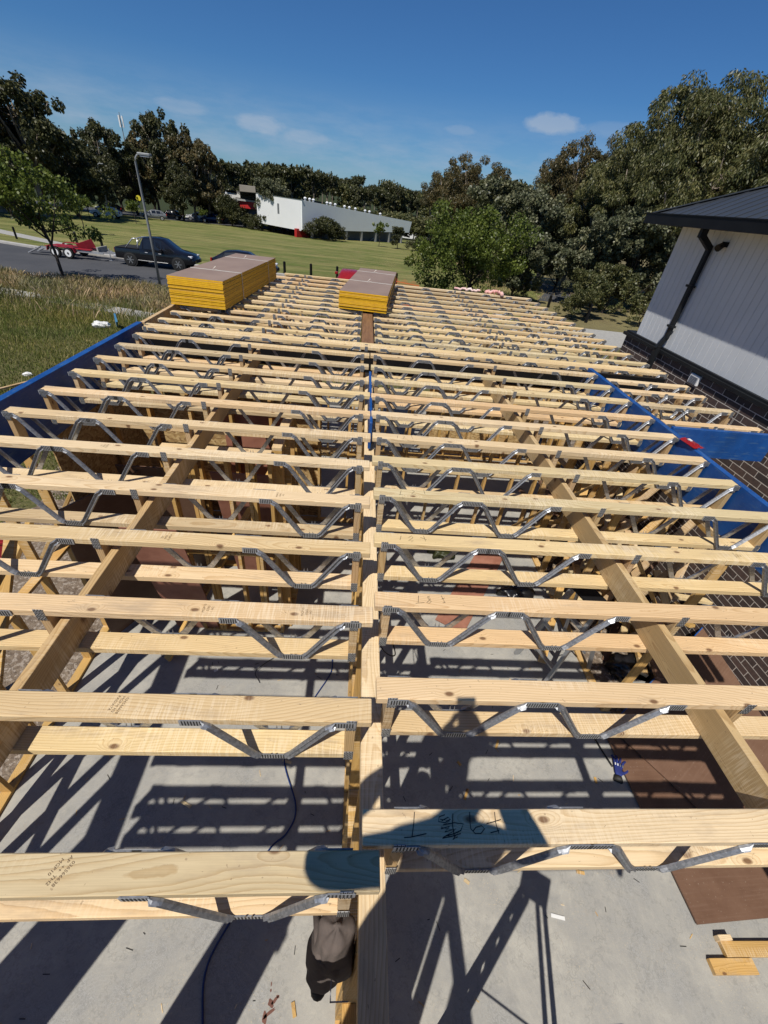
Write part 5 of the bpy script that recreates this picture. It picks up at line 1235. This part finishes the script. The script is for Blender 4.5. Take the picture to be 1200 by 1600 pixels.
KIND = {
 'eucA': dict(seed=1, H=14.5, W=12, th=3.2, ncl=270, nper=330, ls=.23, asp=.18, droop=.65, leafm='leaf_euc', barkm='bark', crs=.12, lobes=20, lr=(.12, .24), tr=.34),
 'eucB': dict(seed=2, H=12, W=10, th=2.6, ncl=210, nper=260, ls=.23, asp=.21, droop=.6, leafm='leaf_rust', barkm='bark', crs=.12, lobes=18, lr=(.12, .25), tr=.28),
 'eucC': dict(seed=3, H=12, W=9, th=2.2, ncl=210, nper=260, ls=.22, asp=.2, droop=.6, leafm='leaf_euc', barkm='bark', crs=.12, lobes=17, lean=1.0, lr=(.13, .25), tr=.28),
 'grey': dict(seed=4, H=8.5, W=7, th=.9, ncl=170, nper=150, ls=.24, droop=.25, leafm='leaf_grey', barkm='darkbark', crs=.15, lobes=9, asp=.5),
 'dark': dict(seed=5, H=12, W=10, th=1.5, ncl=200, nper=130, ls=.36, droop=.5, leafm='leaf_dark', barkm='darkbark', crs=.13, lobes=15, lr=(.16, .30)),
 'darkB': dict(seed=15, H=14, W=9, th=3.5, ncl=130, nper=140, ls=.36, droop=.6, leafm='leaf_dark', barkm='bark', crs=.12, lobes=17, lr=(.10, .22), flat=1.1),
 'rustD': dict(seed=25, H=13, W=9, th=2.0, ncl=160, nper=140, ls=.36, droop=.65, leafm='leaf_rust', barkm='bark', crs=.12, lobes=17, lr=(.12, .24), flat=1.1),
 'green': dict(seed=26, H=5.4, W=6.0, th=.3, ncl=150, nper=190, ls=.15, droop=.35, leafm='leaf_green', barkm='darkbark', crs=.17, lobes=9, flat=.9, asp=.36),
 'young': dict(seed=7, H=5.6, W=5.0, th=2.0, ncl=80, nper=120, ls=.15, droop=.35, leafm='leaf_green', barkm='darkbark', crs=.16, lobes=8, lean=-.9, asp=.36, tr=.085),
 'shrub': dict(seed=8, H=2.9, W=3.2, th=.6, ncl=80, nper=100, ls=.13, droop=.2, leafm='leaf_euc', barkm='darkbark', crs=.17, lobes=7, asp=.4, tr=.05),
 'sapl': dict(seed=9, H=2.6, W=1.5, th=1.0, ncl=22, nper=40, ls=.22, droop=.2, leafm='leaf_green', barkm='darkbark', crs=.25, lobes=4, tr=.04),
 'conif': dict(seed=10, H=4.2, W=2.0, th=.2, ncl=70, nper=60, ls=.22, droop=.0, leafm='leaf_dark', barkm='darkbark', crs=.25, lobes=6),
 'round': dict(seed=12, H=4.0, W=4.4, th=.3, ncl=80, nper=70, ls=.26, droop=.1, leafm='leaf_dark', barkm='darkbark', crs=.22, lobes=8),
 'farA': dict(seed=13, H=11, W=8, th=3, ncl=55, nper=55, ls=.8, droop=.3, leafm='leaf_dark', barkm='bark', crs=.22, lobes=7, tr=.25),
 'farB': dict(seed=14, H=12, W=6.5, th=5, ncl=40, nper=50, ls=.7, droop=.3, leafm='leaf_dark', barkm='bark', crs=.22, lobes=6, tr=.22),
 'farC': dict(seed=16, H=9, W=9, th=1.5, ncl=55, nper=55, ls=.8, droop=.3, leafm='leaf_euc', barkm='darkbark', crs=.22, lobes=7, tr=.22),
}
def azd(az, D): return D * math.sin(R(az)), D * math.cos(R(az))
# right hand eucalypts: (kind, azimuth, distance, top elevation, width factor, rot, label)
def at_top(key, az, D, el, wf, rz, label, **k):
    x, y = azd(az, D); zt = CAMZ + D * math.tan(R(el)); H = KIND[key]['H']; s = (zt - gz(x, y)) / H
    return tree(key, x, y, s * wf, s, R(rz), label, **k)
for a in (
 ('eucB', 9.3, 82, 3.3, 1.0, 20, 'rust tinged eucalypt right of the warehouse end'),
 ('eucB', 11.6, 78, 4.3, 1.05, 130, 'dense rounded eucalypt behind the bright green tree'),
 ('eucC', 14.6, 62, 3.2, .95, 200, 'olive eucalypt between the rounded one and the grey tree'),
 ('grey', 16.6, 50, 2.6, 1.15, 40, 'silvery gum right of the bright green tree'),
 ('grey', 19.2, 46, 1.6, .85, 150, 'dark silvery gum over the leaning trunk'),
 ('eucB', 20.4, 56, 5.7, .9, 250, 'rust topped eucalypt above the track'),
 ('eucB', 23.2, 54, 6.6, .75, 90, 'tall rusty eucalypt left of the biggest crown'),
 ('eucC', 25.0, 48, 6.4, .95, 10, 'windswept eucalypt above the grey saplings'),
 ('eucA', 28.0, 46, 8.6, .85, 60, 'high eucalypt sloping down towards the left'),
 ('eucA', 32.0, 45, 10.9, 1.0, 170, 'tallest eucalypt with pale limbs above the house roof'),
 ('eucA', 37.5, 48, 11.0, 1.0, 300, 'eucalypt at the right edge behind the house roof'),
 ('grey', 26.0, 41, .6, .95, 220, 'silver grey gum in front of the tall eucalypts'),
 ('grey', 22.5, 50, .0, .8, 330, 'small silver gum above the shaded track'),
 ('grey', 30.0, 43, 1.5, 1.0, 120, 'grey gum just left of the house eave'),
 ('eucC', 33.5, 52, 6.0, 1.0, 95, 'olive eucalypt filling behind the house eave'),
 ('eucC', 29.5, 60, 6.0, 1.0, 260, 'background eucalypt behind the silver gums'),
 ('eucC', 18.0, 80, 2.0, 1.1, 260, 'background eucalypt far behind the track'),
 ('eucC', 42, 60, 9.0, 1.0, 20, 'eucalypt hidden beyond the house to the right'),
 ): at_top(*a)
tree('green', 7.6, 33.6, 1.02, 1.03, R(30), 'bright green bushy tree beyond the far floor corner', name='leafy_tree')
tree('young', -16.2, 26.3, 1.0, 1.02, R(10), 'young street tree with leaning dark trunk on the left', name='young_tree')
tree('grey', 11.6, 35.5, .5, .52, R(200), 'small dark tree beside the bright green one', name='small_tree')
for i, (x, y, s, lb) in enumerate(((16.2, 32.2, 1.0, 'roadside shrub left of the brick corner'), (18.6, 34.5, 1.15, 'taller roadside shrub behind the first'), (14.6, 30.8, .7, 'low shrub by the tall dark post'), (19.5, 30.5, .8, 'shrub closest to the cladding corner'), (12.8, 37.6, .65, 'scraggly shrub under the dark trunk'))):
    tree('shrub', x, y, s, s, R(70 * i), lb, name='shrub', cat='shrub')
# left hand trees
for a in (
 ('darkB', -31.3, 84, 5.5, 1.15, 10, 'dark tall tree at the left edge above the street tree'),
 ('rustD', -34.5, 86, 5.2, 1.2, 80, 'large dark tree beyond the left edge'),
 ('dark', -28.8, 90, 2.7, 1.0, 140, 'shadowed tree behind the street tree'),
 ('darkB', -26.0, 108, 3.4, .9, 100, 'sparse topped gum left of the telecom mast'),
 ('dark', -26.6, 100, 1.7, 1.0, 60, 'dense green tree above the white car'),
 ('dark', -23.6, 112, 1.8, 1.0, 210, 'tree in front of the telecom mast'),
 ('rustD', -21.6, 118, 3.5, .85, 60, 'gum right of the telecom mast'),
 ('darkB', -20.0, 116, 4.8, .85, 300, 'highest gum behind the street lamp'),
 ('rustD', -18.2, 112, 3.2, .95, 160, 'rusty gum right of the street lamp'),
 ('rustD', -16.7, 113, 2.9, .8, 250, 'rust crowned gum at the right end of the left trees'),
 ('dark', -19.4, 108, 1.0, .9, 20, 'low dark tree behind the parked cars'),
 ('dark', -17.2, 116, .8, .9, 80, 'low dark tree next to the hall'),
 ('dark', -24.8, 122, 1.5, 1.1, 180, 'background tree deep in the left wood'),
 ('dark', -31.0, 110, 2.5, 1.2, 220, 'background tree behind the left edge'),
 ('dark', -22.0, 132, 2.2, 1.1, 290, 'background tree behind the left wood'),
 ('dark', -34.0, 75, .5, .9, 290, 'lower dark tree at the left edge of the park'),
 ('dark', -38.0, 80, 4, 1.1, 290, 'dark tree outside the left edge'),
 ): at_top(*a)
for i, (x, y, s) in enumerate(((-38.9, 73.5, 1.1), (-34.4, 77.4, 1.1), (-31.2, 99, .9), (-29.0, 53, 1.25), (-26.2, 101, .9), (-20, 97.5, .8))):
    tree('sapl', x, y, s, s, R(50 * i), ['sapling in front of the black car', 'sapling right of the white car', 'sapling at the end of the left wood', 'dark sapling above the trailer', 'sapling before the rusty bush', 'sapling left of the grey bush'][i], name='sapling')
for key, x, y, s, sz, lb in (('round', -26.8, 102, 1.25, 1.25, 'rust brown bush in front of the hall'), ('round', -22.6, 100.5, .95, .6, 'dark bush right of the rust brown one'), ('grey', -17.6, 97.0, .8, .92, 'grey feathery tree in front of the warehouse corner'), ('round', -19.6, 98, 1.0, .75, 'green bush beneath the grey feathery tree'), ('round', -15.5, 97, .8, .8, 'dark bush at the white warehouse wall'), ('round', -7.6, 90.0, 1.25, .86, 'round dark bush before the warehouse corner'), ('round', -5.4, 91.8, .85, .7, 'smaller round bush joined to the corner bush'),
                 ('conif', 5.9, 88, 1.0, .82, 'upright dark conifer before the right end of the warehouse'), ('round', 9.5, 88.5, .8, .5, 'low bush right of the dark conifer'), ('round', 12.5, 86, 1.1, .8, 'spreading bush right of the warehouse'), ('round', 15.5, 84, 1.1, 1.0, 'bush at the foot of the rusty eucalypt'), ('sapl', 2.6, 89.0, 1.3, 1.4, 'thin pale sapling in front of the warehouse columns')):
    tree(key, x, y, s, sz, R(random.uniform(0, 360)), lb, name='bush' if key in ('round', 'grey') else 'conifer' if key == 'conif' else 'sapling', cat='bush' if key in ('round', 'grey') else 'tree')
# far tree line on the hill
rt = random.Random(5)
for i in range(64):
    az = -15.5 + 26.5 * i / 63 + rt.uniform(-.25, .25); D = rt.uniform(185, 290)
    el = (.95 if az < -12 else 1.35 if az < -7 else 1.15 if az < -1 else .95 if az < 3 else .8) + rt.uniform(-.45, .45)
    key = rt.choice(('farA', 'farA', 'farB', 'farC')); x, y = azd(az, D); zt = CAMZ + D * math.tan(R(el)); s = (zt - gz(x, y)) / KIND[key]['H']
    tree(key, x, y, max(.5, s) * rt.uniform(.8, 1.05), s, rt.uniform(0, 6), 'dark gum in the tree line on the far rise behind the warehouse', group='trees on the far rise')
for i in range(46):
    az = -16.5 + 27 * i / 45 + rt.uniform(-.3, .3); D = rt.uniform(135, 175); x, y = azd(az, D); s = rt.uniform(.42, .62)
    tree('farC', x, y, s * 1.5, s, rt.uniform(0, 6), 'low dark scrub tree behind the warehouse roof', group='scrub trees behind the warehouse')
for i in range(34):
    az = rt.choice((rt.uniform(-50, -16), rt.uniform(9, 60))); D = rt.uniform(190, 300); x, y = azd(az, D); s = rt.uniform(.7, 1.1)
    tree(rt.choice(('farA', 'farC')), x, y, s, s, rt.uniform(0, 6), 'gum on the hill behind the nearer woods', group='trees hidden on the far hill')

# ================================================================== GRASS (uncountable)
def grass(name, region, n, h0, h1, w0, mat, seed, kindlabel, head=False, dens=None):
    rg = np.random.default_rng(seed); x0, x1, y0, y1 = region
    x = rg.uniform(x0, x1, n); y = rg.uniform(y0, y1, n)
    keep = dens(x, y, rg); x = x[keep]; y = y[keep]; n = len(x)
    z = np.where(y > 8, -.12 - .78 * np.minimum((y - 8) / 19, 1), -.12)
    # clumps
    hh = (h0 + (h1 - h0) * rg.random(n)) * (.75 + .5 * (np.sin(x * 1.3 + 2 * np.sin(y * .7)) * np.cos(y * 1.1 + x * .4) * .5 + .5))
    a = rg.uniform(0, 2 * math.pi, n); ln = rg.normal(.25, .25, n)
    dx = np.cos(a); dy = np.sin(a); w = w0 * rg.uniform(.6, 1.4, n)
    tx = x + (rg.normal(0, .35, n) + .15) * hh; ty = y + rg.normal(0, .35, n) * hh
    if head:
        b0 = np.stack([x - dx * w * .3, y - dy * w * .3, z], 1); b1 = np.stack([x + dx * w * .3, y + dy * w * .3, z], 1)
        m0 = np.stack([x * .3 + tx * .7 + dx * w * 1.6, y * .3 + ty * .7 + dy * w * 1.6, z + hh * .8], 1); t = np.stack([tx, ty, z + hh], 1)
        V = np.stack([b0, b1, m0, t], 1).reshape(-1, 3); F = np.arange(4 * n).reshape(-1, 4)
    else:
        V = np.stack([np.stack([x - dx * w, y - dy * w, z], 1), np.stack([x + dx * w, y + dy * w, z], 1), np.stack([tx, ty, z + hh], 1)], 1).reshape(-1, 3); F = np.arange(3 * n).reshape(-1, 3)
    o = link(name, npmesh(name, V, F, M_[mat])); tag(o, kindlabel, 'grass', kind='stuff')
def onpath(x, y):
    xl = np.interp(y, [14.8, 17.5, 20, 22.2, 23.6, 26.8], [8, -2, -10, -17, -25, -40]); xh = np.interp(y, [16, 18.7, 21.2, 23.4, 24.8, 28], [8, -2, -10, -17, -25, -40])
    return (x > xl) & (x < xh + .0) if False else ((x < np.maximum(xl, xh)) & (x > np.minimum(xl, xh)))
def d1(x, y, rg): return (x < -3.7 - .5 * rg.random(len(x)) - (y < 6) * 1.6) & (~onpath(x, y) | (rg.random(len(x)) < np.where((x < -15.5) | ((x > -11.3) & (x < -8)), .12, .8)))
grass('long_grass', (-24, -3.3, 3, 22), 210000, .04, .12, .010, 'blade', 1, 'green grass growing left of the blue beam', dens=d1)
grass('long_grass', (-30, 2, 12, 27.0), 150000, .09, .26, .011, 'blade', 2, 'longer green grass between the footpath and the street', dens=lambda x, y, rg: (~onpath(x, y) | ((x > -15) & (x < -11.3))) & (rg.random(len(x)) < np.clip((y - 14) / 10, .1, 1)))
grass('seeding_grass', (-30, 2, 18.5, 27.1), 80000, .25, .52, .012, 'weed', 3, 'tall pinkish seeding grass along the street verge', head=True, dens=lambda x, y, rg: (~onpath(x, y) | ((x > -15) & (x < -11.3))) & (rg.random(len(x)) < np.clip((y - 19 + 2 * np.sin(x * .6)) / 5, .06, 1)))
grass('verge_grass', (10, 34, 29, 60), 60000, .08, .25, .02, 'weed', 4, 'dry scrubby grass under the eucalypts', dens=lambda x, y, rg: (y > 27.5) & ((y < 27.3) | (y > 36.8)) & (rg.random(len(x)) < .8) & ~((x > 14) & (x < 21.5) & (rg.random(len(x)) < .9)))
